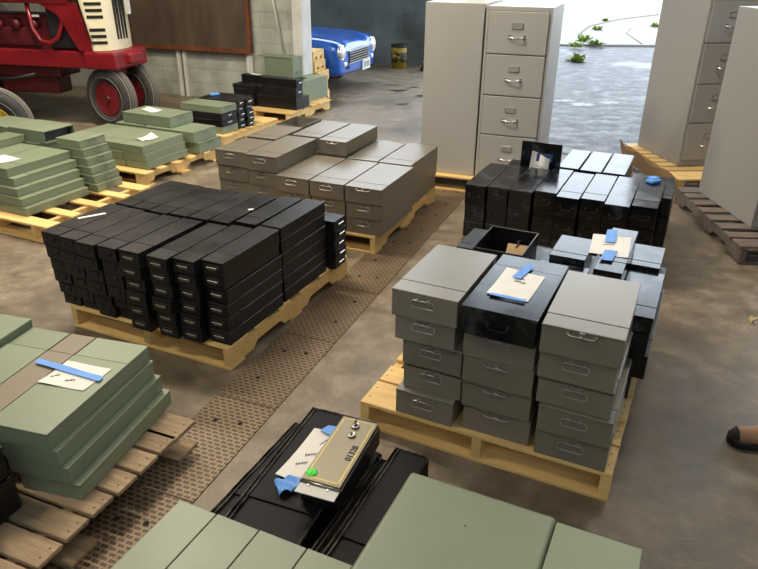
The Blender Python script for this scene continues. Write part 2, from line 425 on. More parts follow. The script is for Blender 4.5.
# ------------------------------------------------------------------ pallets
def pallet(name_label, fr, u0, v0, w, d, m, h=.13, nb=7, rot=0, z0=0, bw=None, group='wooden pallets', overhang=0, nailed=True, inset=0):
    t = thing('pallet', name_label, 'pallet', wp(fr, u0, v0, z0), wr(fr, rot), group)
    bt = .017
    bw = bw or (.14 if nb <= 6 else .1)
    def board(nm, x0, x1, y0, y1, z, nails):
        b = MB(); b.box(x0, x1, y0, y1, z, z+bt, .002, 1)
        if nails and nailed:
            b.mi = 1
            for sx in (.02, w/2, w-.02):
                for sy in (.3, .7):
                    b.disc((sx, y0+(y1-y0)*sy, z+bt+.0006), .004, 6)
        return b.build(nm, (m, NAIL), t)
    for i in range(nb):
        wd = bw*(1.35 if i in (0, nb-1) else 1)
        y = i*(d-bw)/(nb-1) if 0 < i < nb-1 else (0 if i == 0 else d-wd)
        board('deck_board', -overhang*random.random(), w+overhang*random.random(), y, y+wd, h-bt-.001, True)
    for i in (0, .5, 1):
        y = i*(d-.12); board('bottom_board', 0, w, y, y+.12, .001, False)
    zb, zt = bt+.002, h-bt-.002
    for x in (0, .5, 1):
        xx = inset + x*(w-.038-2*inset); b = MB()
        poly = [(0.002, zb), (.16*d, zb), (.19*d, zb+.036), (.37*d, zb+.036), (.40*d, zb), (.60*d, zb), (.63*d, zb+.036), (.81*d, zb+.036), (.84*d, zb), (d-.002, zb), (d-.002, zt), (.002, zt)]
        b.prism(poly, 'X', xx, xx+.038); b.build('stringer', m, t)
    return t

# ------------------------------------------------------------------ boxes
CACHE = {}
BLK = ('tin', 'black', 'scuffed')
STY = dict(
    grey=dict(m=G_PAINT, handle='bail', hm=DULL, seam=.19),
    warm=dict(m=G_WARM, handle='bail', hm=DULL, seam=.19),
    green=dict(m=GREEN_PAINT, handle='bail', hm=GREEN_BAIL, seam=.24),
    taupe=dict(m=TAUPE_PAINT, handle=None, hm=GREEN_BAIL, seam=.24),
    black=dict(m=BLACK_PAINT, handle='pull', hm=CHROME, seam=.22),
    tin=dict(m=TIN_BLACK, handle='ring', hm=BLACKPL, seam=.22),
    scuffed=dict(m=DARK_TIN, handle='ring', hm=DARK_TIN, seam=.22),
)
def box_parts(sty, w, d, h, handle, rearseam=False, tilt=0):
    key = (sty, round(w, 3), round(d, 3), round(h, 3), handle, rearseam, tilt)
    if key in CACHE: return CACHE[key]
    st = STY[sty]; out = []
    s = st['seam']*d
    if rearseam: s = (1-st['seam'])*d
    lt = .013
    b = MB(); bev = .003
    b.box(.0015, w-.0015, 0.0, d-.0015, 0, h-.004, bev)
    fy0, fy1 = (0, s-.0025) if not rearseam else (s+.0025, d)
    ly0, ly1 = (s, d) if not rearseam else (-.0005, s)
    b.box(.001, w-.001, fy0, fy1, h-lt, h-.0012, .0015, 1)
    out.append(('body', b.mesh('body', st['m'])))
    b = MB()
    if tilt:
        # a lid bent up at one corner
        def top(i, j, z): return Vector((i*w, ly0+(ly1-ly0)*j, z + tilt*max(0, 1-abs(i-.35)*2.4)*max(0, j-.55)**2*5))
        b.grid(lambda i, j: top(i, j, h), 10, 10); b.grid(lambda i, j: top(i, 1-j, h-.003), 10, 10)
    else:
        b.box(0, w, ly0, ly1, h-lt, h, .0015 if sty in BLK else .002, 1 if sty in BLK else 2, emat=1 if sty in BLK else -1)
    out.append(('lid', b.mesh('lid', st['m'], EDGE2) if sty in BLK else b.mesh('lid', st['m'])))
    # a fold line pressed into the lid edge
    if handle == 'bail':
        b = MB(); cx = w/2; hw = min(.046, w*.19); hh = .0125; z = h*.66; y = -.010
        pts = []
        for q in range(14):
            a = 2*pi*q/14
            xx = (hw-hh)*(1 if cos(a) >= 0 else -1) + hh*cos(a)
            zz = hh*sin(a)
            pts.append((cx+xx, y-.004*(1-sin(a)), z+zz))
        b.tube(pts, .0023, 7, True)
        b.box(cx-hw*.45-.006, cx-hw*.45+.006, -.012, .001, z+hh-.006, z+hh+.007, .002)
        b.box(cx+hw*.45-.006, cx+hw*.45+.006, -.012, .001, z+hh-.006, z+hh+.007, .002)
        out.append(('handle', b.mesh('handle', st['hm'])))
    elif handle == 'hasp':
        b = MB(); cx = w/2; hw = min(.048, w*.2); z = h*.86
        b.tube([(cx-hw, -.006, z), (cx-hw*.8, -.014, z-.004), (cx+hw*.8, -.014, z-.004), (cx+hw, -.006, z)], .0028, 7)
        b.box(cx-hw-.004, cx-hw+.006, -.008, .001, z-.006, z+.006, .002); b.box(cx+hw-.006, cx+hw+.004, -.008, .001, z-.006, z+.006, .002)
        out.append(('handle', b.mesh('handle', st['hm'])))
        b = MB(); b.box(cx-.010, cx+.010, -.008, .001, z-.012, h-.004, .002); b.lathe([(.0001, -.012), (.007, -.012), (.007, -.006)], 10, 'Y', (cx, 0, z-.006))
        out.append(('latch', b.mesh('latch', st['hm'])))
    elif handle == 'pull':
        b = MB(); cx = w/2; hw = min(.030, w*.27); z = h*.56
        b.box(cx-hw-.008, cx+hw+.008, -.003, .001, z-.017, z+.013, .001, 1)
        out.append(('pull_plate', b.mesh('pull_plate', BLACKPL)))
        b = MB(); b.box(cx-hw, cx+hw, -.010, -.003, z-.003, z+.0035, .0015, 1)
        out.append(('handle', b.mesh('handle', st['hm'])))
        b = MB(); b.box(cx-hw*.8, cx+hw*.8, -.0045, -.0028, z-.014, z-.009)
        out.append(('label_slot', b.mesh('label_slot', GREEN_BAIL)))
    elif handle == 'keyed':
        b = MB(); cx = w/2; z = h*.52
        b.box(cx-.03, cx+.03, -.003, .001, z-.017, z+.017, .001, 1)
        out.append(('pull_plate', b.mesh('pull_plate', BLACKPL)))
        b = MB()
        for sx in (-.022, .022): b.lathe([(.0001, -.009), (.005, -.009), (.006, -.002)], 10, 'Y', (cx+sx, 0, z+.004))
        b.box(cx-.016, cx+.016, -.006, -.002, z-.013, z-.009)
        out.append(('handle', b.mesh('handle', BLACKPL)))
    elif handle == 'ring':
        b = MB(); cx = w/2; z = h*.5; hw = min(.035, w*.25)
        b.tube([(cx-hw, -.002, z+.006), (cx-hw, -.010, z), (cx-hw*.8, -.012, z-.012), (cx+hw*.8, -.012, z-.012), (cx+hw, -.010, z), (cx+hw, -.002, z+.006)], .0022, 7)
        b.box(cx-hw-.006, cx-hw+.006, -.004, .001, z-.002, z+.012, .001, 1); b.box(cx+hw-.006, cx+hw+.006, -.004, .001, z-.002, z+.012, .001, 1)
        out.append(('handle', b.mesh('handle', st['hm'])))
    CACHE[key] = out
    return out

HLABEL = {'grey': 'chrome bail handle', 'black': 'bright chrome pull'}
def crate(fr, u, v, z, w, d, h, sty, label, group, handle='std', rot=0, facing='front', name='deposit_box', **kw):
    """u,v = front-left corner as one faces the handle end; facing 'right' turns the handle end to +u (u = right end, v = near edge)"""
    hd = STY[sty]['handle'] if handle == 'std' else handle
    ex = rot + (90 if facing == 'right' else 180 if facing == 'back' else 0)
    t = thing(name, label, 'box', wp(fr, u, v, z+.0003), wr(fr, ex), group)
    for nm, me in box_parts(sty, w, d, h-.0008, hd, **kw):
        link(nm, me, t)
    return t

def bin_open(fr, u, v, z, w, d, h, m, label, group, rot=0, t_=.004, edge=True, name='open_box'):
    t = thing(name, label, 'box', wp(fr, u, v, z+.0003), wr(fr, rot), group)
    b = MB(); b.box(0, w, 0, d, 0, t_)
    b.box(0, t_, 0, d, t_, h); b.box(w-t_, w, 0, d, t_, h); b.box(t_, w-t_, 0, t_, t_, h); b.box(t_, w-t_, d-t_, d, t_, h)
    b.build('body', m, t)
    b = MB(); r = .0022
    b.tube([(0, 0, h), (w, 0, h), (w, d, h), (0, d, h)], r, 6, True)
    b.build('rim', RIM2 if edge else m, t)
    return t

def paper(fr, pts, z, label, m=PAPER, tapes=(), scribble=None, curl=.004, name='paper_note', group=None, thick=.0006):
    """pts: four (u,v) corners; a slightly curled sheet with thickness; tapes: lists of four (u,v)"""
    P = [wp(fr, *p) for p in pts]; c = sum(P, Vector())/4
    t = thing(name, label, 'paper', (c.x, c.y, z), 0, group)
    A, B_, C_, D_ = [p-c for p in P]
    def f(off):
        def g(i, j):
            p = (A*(1-i)+B_*i)*(1-j) + (D_*(1-i)+C_*i)*j
            return Vector((p.x, p.y, off + .0012 + curl*(sin(i*5+1)*.5+.5)*(abs(2*j-1)**2)))
        return g
    b = MB(); b.grid(f(thick), 8, 8)
    f2 = f(0); b.grid(lambda i, j: f2(i, 1-j), 8, 8)
    b.build('sheet', m, t)
    for q in tapes:
        T = [wp(fr, *p)-c for p in q]
        b = MB()
        def h(o):
            return lambda i, j: Vector((*((T[0]*(1-i)+T[1]*i)*(1-j)+(T[3]*(1-i)+T[2]*i)*j).xy, o+.0035+curl*.9+.0008*sin(i*9+j*4)))
        b.grid(h(.0006), 6, 4); h0 = h(0); b.grid(lambda i, j: h0(i, 1-j), 6, 4)
        o = b.build('tape', TAPE, t)
    if scribble:
        for (s0, s1, n, amp) in scribble:
            b = MB()
            pts2 = []
            for q in range(n*4+1):
                k = q/(n*4); i = s0[0]+(s1[0]-s0[0])*k + amp*.5*cos(q*1.9); j = s0[1]+(s1[1]-s0[1])*k + amp*sin(q*2.3)
                g = f(thick+.0012)(min(1, max(0, i)), min(1, max(0, j))); pts2.append(g)
            b.tube(pts2, .0010, 4); b.build('handwriting', INK, t)
    return t

ORD = ['topmost', 'second', 'third', 'fourth', 'fifth', 'sixth', 'seventh', 'eighth']
def nth(i, n): return 'topmost' if i == 0 else ('lowest' if i == n-1 else ORD[i] + ' down')
COLN = ['first', 'second', 'third', 'fourth', 'fifth', 'sixth', 'seventh', 'eighth']

# ================================================================== C: grey boxes topped with taped paper
pallet('clean pine pallet under the grey boxes and black box with taped paper', 'C', 0, 0, 1.016, 1.219, PINE, nb=7, bw=.125)
Hc = .113
gC = 'grey boxes stacked three columns wide'
lay = {  # column -> list from the top: (u, v, w, handle, rot)
 'left': [(.141, -.016, .262, 'bail', 0), (.146, .008, .245, 'bail', 0), (.175, .022, .245, 'bail', 0), (.178, .03, .245, 'bail', 0), (.160, .0, .245, 'bail', 0)],
 'middle': [None, (.424, .006, .268, 'hasp', 0), (.428, .010, .268, 'hasp', 0), (.430, .014, .268, 'hasp', 0), (.440, .02, .265, 'hasp', 0)],
 'right': [(.706, -.035, .272, 'hasp', 1), (.706, -.012, .262, 'bail', 0), (.712, .0, .262, 'bail', 0), (.728, -.012, .262, 'bail', 0), (.728, .0, .262, 'bail', 0)]}
for col, L in lay.items():
    for i, q in enumerate(L):
        if q is None: continue
        u, v, w, hd, ro = q
        crate('C', u, v, .13+(4-i)*Hc, w, .472, Hc, 'grey', f'grey steel box, {nth(i,5)} in the {col} front column of the paper-topped pallet', gC, hd, ro)
crate('C', .420, -.03, .13+4*Hc, .272, .51, Hc, 'tin', 'wide black steel box with taped cream paper, between two grey box tops', None, 'ring', 0, rearseam=True)
paper('C', [(.473, .09), (.626, .09), (.632, .325), (.476, .34)], .13+5*Hc, 'cream paper held by blue tape on the wide black box among grey boxes', CREAMPAPER,
      [[(.52, .262), (.553, .255), (.574, .395), (.540, .402)], [(.487, .076), (.617, .076), (.617, .095), (.487, .095)]],
      [((.40, .62), (.66, .60), 5, .03), ((.45, .75), (.6, .72), 4, .02)])
# black tins on the back half of the same pallet
gCb = 'black tins behind the grey boxes'
z3 = .13+3*.11
for i in range(3):
    z = .13+(2-i)*.11
    for nme, u, w in (('left', .06, .235), ('middle', .30, .27), ('inner', .575, .24)):
        crate('C', u, .52, z, w, .68, .11, 'scuffed', f'wide black tin, {nth(i,3)} in the {nme} column behind the grey boxes', gCb, None)
    off = [0, .012, -.035][i]
    crate('C', .855+off, .51, z, .18, .70, .11, 'scuffed', f'long black tin, {nth(i,3)} under the edge-worn tin right of the grey boxes', gCb, 'ring')
crate('C', .858, .495, z3, .180, .46, .072, 'tin', 'black tin with worn edges lying along the right edge behind grey column', gCb, 'ring')
crate('C', .868, .962, z3, .145, .265, .092, 'tin', 'short black tin at back right corner behind the paper-topped pallet boxes', gCb, None)
crate('C', .530, .905, z3, .165, .275, .092, 'tin', 'short shiny black tin left of the one with blue-taped label card', gCb, None)
crate('C', .735, .63, z3, .118, .52, .098, 'scuffed', 'black tin directly beneath the narrow tin with folded taped paper', gCb, None)
K2z = z3+.098
crate('C', .772, .585, K2z, .115, .52, .10, 'tin', 'narrow black tin on top with folded cream paper taped across it', None, None)
paper('C', [(.728, .73), (.886, .755), (.868, 1.0), (.705, .965)], K2z+.10, 'folded cream paper taped across the narrow black tin near centre right', CREAMPAPER,
      [[(.768, .885), (.812, .895), (.800, 1.06), (.755, 1.045)], [(.782, .672), (.832, .68), (.836, .80), (.785, .79)]], [((.3, .5), (.6, .55), 4, .02)])
for k_, u in enumerate((.495, .612)):
    crate('C', u, .60, z3, .112, .295, .06, 'tin', f'short low tin, {"first" if k_==0 else "second"} from left just behind the wide black box', gCb, None)
bin_open('C', .222, .70, z3, .228, .30, .145, DARK_TIN, 'open empty black tin with manila envelope inside, behind the grey boxes', None)
b = MB(); b.box(-.048, .048, -.003, .003, 0, .13, .001, 1); env = thing('manila_envelope', 'tan manila envelope standing inside the open black tin', 'envelope', wp('C', .378, .84, z3+.014), 0, None, (R(-52), 0, wr('C', 4)))
b.build('sheet', KRAFT, env)
b = MB(); b.tube([(-.006, -.005, .11), (.004, -.006, .13), (-.004, -.005, .145), (.008, -.005, .15)], .004, 5); b.build('string_tie', INK, env)
crate('C', .068, .92, z3, .12, .28, .04, 'scuffed', 'flat black tin lying left of the open empty black tin', gCb, None)

# ================================================================== E: glossy black tins
pallet('pallet under the glossy black tins in front of the filing cabinets', 'E', 0, .12, 1.2, 1.22, OLDWOOD, nb=7, nailed=False)
gE = 'glossy black tins'
cols = [(.002, .109, .138, .55), (.145, .122, .138, .55), (.286, .12, .146, .56), (.436, .168, .138, .56), (.580, .118, .138, .575), (.722, .150, .142, .57), (.868, .104, .144, .63), (1.016, .15, .148, .615)]
hz = [.13, .238, .357, .49]
for ci, (u, v, w, d) in enumerate(cols):
    for i in range(3):
        z = hz[2-i]; h = hz[3-i]-z
        du = 0 if i == 0 else random.uniform(.0, .002)
        crate('E', u+du, v+(0 if i == 0 else .01*random.random()), z, w-.002, d, h, 'tin', f'glossy black tin, {nth(i,3)} in {COLN[ci]} column from left, front row', gE, 'ring' if i < 2 else 'ring', 0, rearseam=(ci in (0, 1, 2, 3, 6)))
for k_, (u, v, w, d) in enumerate([(.452, .775, .140, .53), (.606, .765, .140, .55), (.758, .775, .143, .555)]):
    for i in range(3):
        z = hz[2-i]; h = hz[3-i]-z
        crate('E', u, v, z, w, d, h, 'tin', f'glossy black tin, {nth(i,3)} of {COLN[k_]} column from left in the back row', gE, None, 0, rearseam=True)
for i, (z, h) in enumerate(((.244, .114), (.13, .114))):
    crate('E', .915, .80 if i else .80, z, .29, .53, h, 'scuffed', f'low wide black tin, {"upper" if i==0 else "lower"} at back right corner of the glossy tin pallet', gE, None)
for i, z in enumerate((.36, .245, .13)):
    crate('E', 1.168, .43, z, .055 if i == 0 else .06, .36, .114, 'scuffed', f'thin dark tin, {nth(i,3)} at right side of the glossy black tin rows', gE, None)
# box with its lid raised
lb = thing('open_box', 'black tin with its lid standing upright behind the glossy tins', 'box', wp('E', .02, .75, .1303), wr('E'))
b = MB(); b.box(0, .42, 0, .5, 0, .24, .003); b.build('body', DARK_TIN, lb)
b = MB(); b.box(.17, .45, .01, .018, .242, .515, .002); b.build('lid', TIN_BLACK, lb)
nt_ = thing('paper_note', 'crumpled cream note with blue tape stuck to the upright black lid', 'paper', wp('E', .325, .728, .40), 0, None, (R(-5), 0, wr('E')))
b = MB(); b.grid(lambda i, j: Vector((-.065+.13*i+.012*j, .010*sin(i*6)*(.4+j)-.006, -.01+.20*j-.045*i*j)), 8, 8)
b.grid(lambda i, j: Vector((-.065+.13*i+.012*(1-j), .010*sin(i*6)*(.4+1-j)-.0045, -.01+.20*(1-j)-.045*i*(1-j))), 8, 8)
b.build('sheet', CREAMPAPER, nt_)
b = MB(); b.box(-.02, .09, .0, .004, .12, .175, .001, 1); b.build('tape', mat('dark_blue_tape', (.02, .05, .16), .6), nt_)
b = MB(); b.tube([(-.02, -.02, .09), (0, -.021, .096), (.01, -.021, .085), (.03, -.02, .09), (.04, -.02, .08)], .0016, 4); b.build('handwriting', INK, nt_)
b = MB(); b.box(-.045, .045, -.03, .03, 0, .022, .008); b.box(-.02, .05, -.01, .045, .018, .030, .006)
tag(b.build('crumpled_tape', TAPE, None, wp('E', 1.09, .68, .4905), (0, 0, .5)), 'crumpled blue tape on the far right glossy tin', 'tape')

# ================================================================== B: narrow black boxes
pallet('pine pallet with notched sides under the narrow matt black boxes', 'B', 0, 0, 1.016, 1.219, PINE, nb=6, bw=.12, nailed=False)
gB = 'narrow matt black boxes'
Hb = .0708; Z0 = .13
colsB = [(-.043, -.042, .126), (.086, -.050, .126), (.214, -.066, .122), (.338, -.056, .124), (.466, -.048, .130), (.634, -.048, .122), (.760, -.018, .127), (.890, .025, .127)]
dxl = {0: [0, .004, .020, .028, .04, .05]}
for ci, (u, v, w) in enumerate(colsB):
    for i in range(6):
        j = 0 if i == 0 else 1
        du = j*random.uniform(-.004, .004); dv = j*random.uniform(-.012, .006); ro = j*random.uniform(-.35, .35)
        dv += [0, .010, .020, .032, .048, .064][i] if ci < 4 else [0, .010, .012, .004, .008, .006][i]*.6
        if ci >= 5: du += [0, -.006, .002, .003, .002, .003][i]
        crate('B', u+du, v+dv, Z0+(5-i)*Hb, w-.006, .468 if ci > 3 else .468-[0, 0, .006, .018, .034, .050][i], Hb, 'black', f'narrow black box, {nth(i,6)} in {COLN[ci]} column from left, front row of all-black pallet', gB,
              'keyed' if ci < 4 else 'pull', ro)
row2 = [(-.032, .447, .126), (.096, .440, .126), (.224, .432, .126), (.352, .446, .124), (.478, .450, .124), (.604, .458, .124), (.740, .500, .132), (.884, .516, .130)]
for ci, (u, v, w) in enumerate(row2):
    for i in range(6):
        j = 0 if i == 0 else 1
        if ci in (1, 2, 3, 4, 5) and i > 0: continue
        crate('B', u+j*random.uniform(-.003, .003), v, Z0+(5-i)*Hb, w-.006, .46, Hb, 'black', f'narrow black box, {nth(i,6)} in {COLN[ci]} column from left, back row of all-black pallet', gB, None, j*random.uniform(-.3, .3))
for i in range(5):
    crate('B', 1.05+(.006 if i % 2 else 0), 1.0, Z0+(4-i)*.06, .135, .49, .06, 'black', f'black box end with handle, {nth(i,5)} of the corner stack facing the trench plates', gB, 'pull', 0, 'right')
b = MB(); b.box(0, .14, 0, .022, 0, .003); tag(b.build('paper_strip', PAPER, None, wp('B', .0, .16, Z0+6*Hb+.0004), (0, 0, wr('B', 60))), 'narrow white paper strip on the black boxes near the green stack', 'paper')
b = MB(); b.box(0, .028, 0, .02, 0, .002); tag(b.build('paper_scrap', PAPER, None, wp('B', .71, .66, Z0+6*Hb+.0004), (0, 0, .3)), 'tiny white paper scrap on the black boxes', 'paper')

# ================================================================== D: grey box pallet in the middle
pallet('pine pallet under the grey boxes between black boxes and filing cabinets', 'D', .03, .0, 1.24, 1.219, PINE, nb=6, bw=.13, nailed=False)
gD = 'grey boxes on the middle pallet'
Hd = .11
def dstack(cn, u, v, w, d, n, row, rows_, handle='bail', from_=0, top_style=None, tilt=0, hands=None):
    for i in range(n):
        j = 0 if i == 0 else 1
        lab = f'grey box, {nth(i,n)} in {cn}, {row} of middle grey pallet'
        hd = (hands[i] if hands else handle)
        crate('D', u+j*random.uniform(-.004, .004)+(.0 if i < n-1 else -.01), v+j*random.uniform(0, .008)+(.012*i if row == 'front row' else 0), .13+(n-1-i)*Hd, w, d, Hd, 'warm', lab, gD, hd, 0, tilt=(tilt if i == 0 else 0))
dstack('first column from left', .012, .055, .255, .36, 4, 'front row', 0)
dstack('second column from left', .274, .035, .248, .58, 4, 'front row', 0)
dstack('third column from left', .531, .0, .255, .575, 3, 'front row', 0)
dstack('fourth column from left', .796, -.006, .252, .575, 3, 'front row', 0)
dstack('fifth column from left', 1.058, -.008, .260, .575, 3, 'front row', 0, hands=['hasp', 'bail', 'bail'])
crate('D', .288, .665, .13+3*Hd, .24, .53, Hd, 'warm', 'grey box, topmost in second column from left, back row of middle grey pallet', gD, None)
crate('D', .545, .610, .13+3*Hd, .225, .59, Hd, 'warm', 'grey steel box raised above its neighbours in the centre, back row of the middle pallet', gD, 'hasp')
dstack('fourth column from left', .780, .605, .245, .555, 3, 'back row', 0, None, tilt=.012)
dstack('fifth column from left', 1.035, .605, .250, .595, 3, 'back row', 0, None)
crate('D', .0, .475, .13+3*Hd, .255, .41, Hd, 'warm', 'grey steel box with closed lid just ahead of the open grey box', gD, None)
bin_open('D', .0, .905, .13+3*Hd, .24, .33, Hd, G_WARM, 'open grey box with dark interior at the back of the middle pallet', None, edge=False)
# support layers in the back row
for cn, u, v, w, d in (('first', .004, .485, .25, .73), ('second', .288, .665, .24, .53), ('third', .545, .615, .215, .57)):
    crate('D', u, v, .13, w, d, 3*Hd, 'warm', f'deep grey steel box beneath the {cn} column, back row of the middle pallet', gD, None)

# ================================================================== A: green boxes near left
pallet('weathered pallet under the long green boxes beside the tread plates', 'A', -1.05, -1.24, 1.046, 1.24, OLDWOOD, nb=11, bw=.098, rot=0, overhang=.012, inset=.09)
gA = 'long green boxes beside the trench'
aL = [(-.387, -.561, .237, .580, 6.4), (-.371, -.560, .241, .580, 7.5), (-.347, -.555, .241, .58, 7.5), (-.317, -.548, .241, .58, 7.5)]
zz = [.3325, .265, .1975, .13]
for i, (u, v, w, d, ro) in enumerate(aL):
    crate('A', u, v, zz[i], w, d, .0675, 'green', f'long green box, {nth(i,4)} in the stack under the blue-taped white paper', gA, None, ro, rearseam=True)
for i in range(2):
    crate('A', -.506, -.574, .13+.135*(1-i), .116, .578, .135, 'taupe', f'narrow taupe box, {"upper" if i==0 else "lower"} between green boxes at the near left', 'taupe boxes', None, 6.4, rearseam=True)
    crate('A', -.694, -.594, .13+.135*(1-i), .184, .575, .135, 'green', f'wide green box, {"upper" if i==0 else "lower"} left of the taupe box strip', gA, None, 6.4, rearseam=True)
for i in range(2):
    crate('A', -.907, -.63, .13+(1-i)*.15, .208, .60, .15, 'green', f'taller green box, {"upper" if i==0 else "lower"} at far left edge of the near pallet', gA, None, 6.4)
paper('A', [(-.412, -.324), (-.222, -.300), (-.228, -.150), (-.42, -.172)], .40, 'white paper under a long blue tape strip on the green box', PAPER,
      [[(-.522, -.234), (-.208, -.238), (-.214, -.208), (-.526, -.204)]], [((.10, .30), (.22, .42), 3, .05), ((.45, .25), (.62, .32), 3, .05)])
# black tins at the near-left corner
for i, (u, v, z, w, d, h, lab) in enumerate([(-.56, -1.10, .13, .33, .475, .14, 'dented black tin, lower of two at the near left corner of the weathered pallet'), (-.60, -1.09, .2705, .35, .465, .12, 'dented black tin with crinkled side, upper of two at the near left corner')]):
    t = thing('deposit_box', lab, 'box', wp('A', u, v, z), wr('A', 0 if i else 2), 'dented black tins')
    b = MB(); b.box(0, w, 0, d, 0, h-.012, .004); b.build('body', CRINKLE, t)
    b = MB(); b.box(-.003, w+.003, -.003, d+.003, h-.014, h, .003); b.build('lid', DARK_TIN, t)

# ================================================================== Z: nearest boxes at the bottom
pallet('pallet beneath the nearest black trays and green boxes', 'Z', -.50, -1.0, 1.2, 1.34, OLDWOOD, nb=7, nailed=False)
gZ = 'long black bank trays'
def tray(u, v, z, w, d, h, lab, rot=0, rims=True):
    t = thing('bank_tray', lab, 'box', wp('Z', u, v, z), wr('Z', rot), gZ)
    b = MB(); b.box(0, w, 0, d, 0, h-.012, .003); b.build('body', TRAYBLACK, t)
    b = MB(); b.box(.006, w-.006, .25*d, d-.004, h-.013, h-.006, .002); b.build('lid', TRAYBLACK, t)
    if rims:
        b = MB()
        for x in (.001, .016, w-.0025):
            b.box(x, x+.0015, .002, d-.002, h-.013, h, .001, 1)
        b.box(.002, w-.002, d-.005, d-.001, h-.013, h, .001, 1)
        b.build('rim', RIM, t)
    return t
tray(-.538, -.14, .131, .30, .55, .07, 'low black tray sticking out at the left under the wide black tray')
tray(-.444, -.200, .2015, .262, .665, .048, 'wide long black tray carrying the bank lock panel and white paper', 4)
tray(-.228, -.2, .131, .06, .60, .065, 'low black tray under the right side of the wide black tray', rims=False)
tray(-.108, -.200, .131, .125, .585, .12, 'narrow black tray running between the wide tray and large green box', 0)
tray(-.160, -.200, .131, .042, .54, .09, 'thin black slat tray in the gap beside the bank lock panel', 0)
# bank lock panel
pb = thing('lock_panel', 'grey bank door panel with two keyed locks and gold pinstripe on black tray', 'panel', wp('Z', -.273, .015, .250), wr('Z', 5))
b = MB(); b.box(0, .139, 0, .345, 0, .079, .002); b.build('body', DARK_TIN, pb)
b = MB(); b.box(.003, .134, .004, .342, .079, .090, .003); b.build('door', PANELGREY, pb)
b = MB(); zt = .0903
for (x0, x1, y0, y1) in ((.012, .124, .016, .019), (.012, .124, .327, .330), (.012, .015, .016, .330), (.121, .124, .016, .330)):
    b.box(x0, x1, y0, y1, zt-.001, zt+.0006)
b.build('pinstripe', GOLD, pb)
for (x, y, r) in ((.066, .298, .0155), (.073, .248, .014)):
    b = MB(); b.lathe([(r, .0895), (r, .096), (r*.8, .099), (r*.72, .096), (.0001, .096)], 20, 'Z', (x, y, 0)); lk = b.build('lock', DULL, pb)
    b = MB(); b.box(x-.002, x+.002, y-.008, y+.008, .0955, .0968); b.build('keyhole', DARKHOLE, lk)
    if r > .015:
        b = MB(); b.box(x-.0015, x+.0015, y-.004, y+.010, .097, .106, .0005, 1); b.lathe([(.0001, -.0015), (.008, -.0015), (.008, .0015), (.0001, .0015)], 14, 'X', (x, y+.004, .112)); b.build('key', DULL, lk)
tm = text_mesh('01328', .031, INK, .0008)
link('number', tm, pb, (.108, .165, .0912), (0, 0, R(90)))
b = MB(); b.lathe([(.019, .0900), (.019, .0915), (.0001, .0915)], 24, 'Z', (.025, .036, 0)); st_ = b.build('sticker', STICKER, pb)
b = MB(); b.box(.024, .026, .028, .044, .0916, .0921); b.build('pen_mark', mat('sticker_ink', (.03, .3, .03), .6), st_)
b = MB(); b.box(.003, .136, -.046, .002, .076, .0795, .001, 1); b.build('hinge_plate', ALU, pb)
b = MB(); b.tube([(.002, .001, .083), (.137, .001, .083)], .0035, 8); b.box(.03, .036, -.012, -.004, .079, .082); b.box(.095, .101, -.012, -.004, .079, .082); b.build('hinge_pin', DULL, pb)
paper('Z', [(-.407, .075), (-.300, .075), (-.306, .36), (-.412, .34)], .2495, 'white paper with handwriting and blue tape beside the bank lock panel', PAPER,
      [[(-.385, .335), (-.310, .325), (-.310, .385), (-.372, .375)], [(-.365, .03), (-.306, .035), (-.318, .095), (-.352, .088)]],
      [((.30, .28), (.62, .36), 3, .035), ((.35, .48), (.70, .54), 3, .035), ((.55, .72), (.75, .95), 2, .02)], .008)
b = MB(); b.grid(lambda i, j: Vector((-.032+.064*i, -.03+.06*j, .006+.016*abs(sin(i*5+j*4)))), 8, 8); b.grid(lambda i, j: Vector((-.032+.064*i, .03-.06*j, .003+.016*abs(sin(i*5+(1-j)*4)))), 8, 8)
tag(b.build('crumpled_tape', TAPE, None, wp('Z', -.345, .045, .2495), (0, 0, .4)), 'crumpled blue tape at the near end of the bank lock panel', 'tape')
# green boxes along the bottom edge
us = [-.552, -.417, -.270, -.114, .026]
for k_ in range(4):
    tall = .2
    crate('Z', us[k_]+.001, -.84+.002*k_, .131, us[k_+1]-us[k_]-.003, .63, .2, 'green', f'{COLN[k_]} from left of the four slim green boxes along the bottom edge', 'slim green boxes nearest the camera', None, 0, rearseam=False)
def bevbox(u, v, z, w, d, h, bev, lab, nm='deposit_box'):
    t = thing(nm, lab, 'box', wp('Z', u, v, z), wr('Z'), 'large green boxes nearest the camera')
    b = MB(); b.box(0, w, 0, d, 0, h-.03, .004); b.build('body', GREEN_PAINT, t)
    b = MB(); b.box(-.002, w+.002, -.002, d+.002, h-.045, h, bev, 4); b.build('lid', GREEN_PAINT, t)
    b = MB()
    b.lathe([(.0025, h-.001), (.0025, h+.0015), (.0001, h+.0015)], 8, 'Z', (w*.5, d*.78, 0)); b.lathe([(.0025, h-.001), (.0025, h+.0015), (.0001, h+.0015)], 8, 'Z', (w*.9, d*.3, 0))
    b.build('rivet', DARKHOLE, t)
bevbox(.060, -.52, .131, .430, .634, .289, .014, 'large rounded green box with plain top at the bottom centre')
bevbox(.496, -.52, .131, .220, .617, .289, .005, 'smaller green box butted against the right of the large green box')

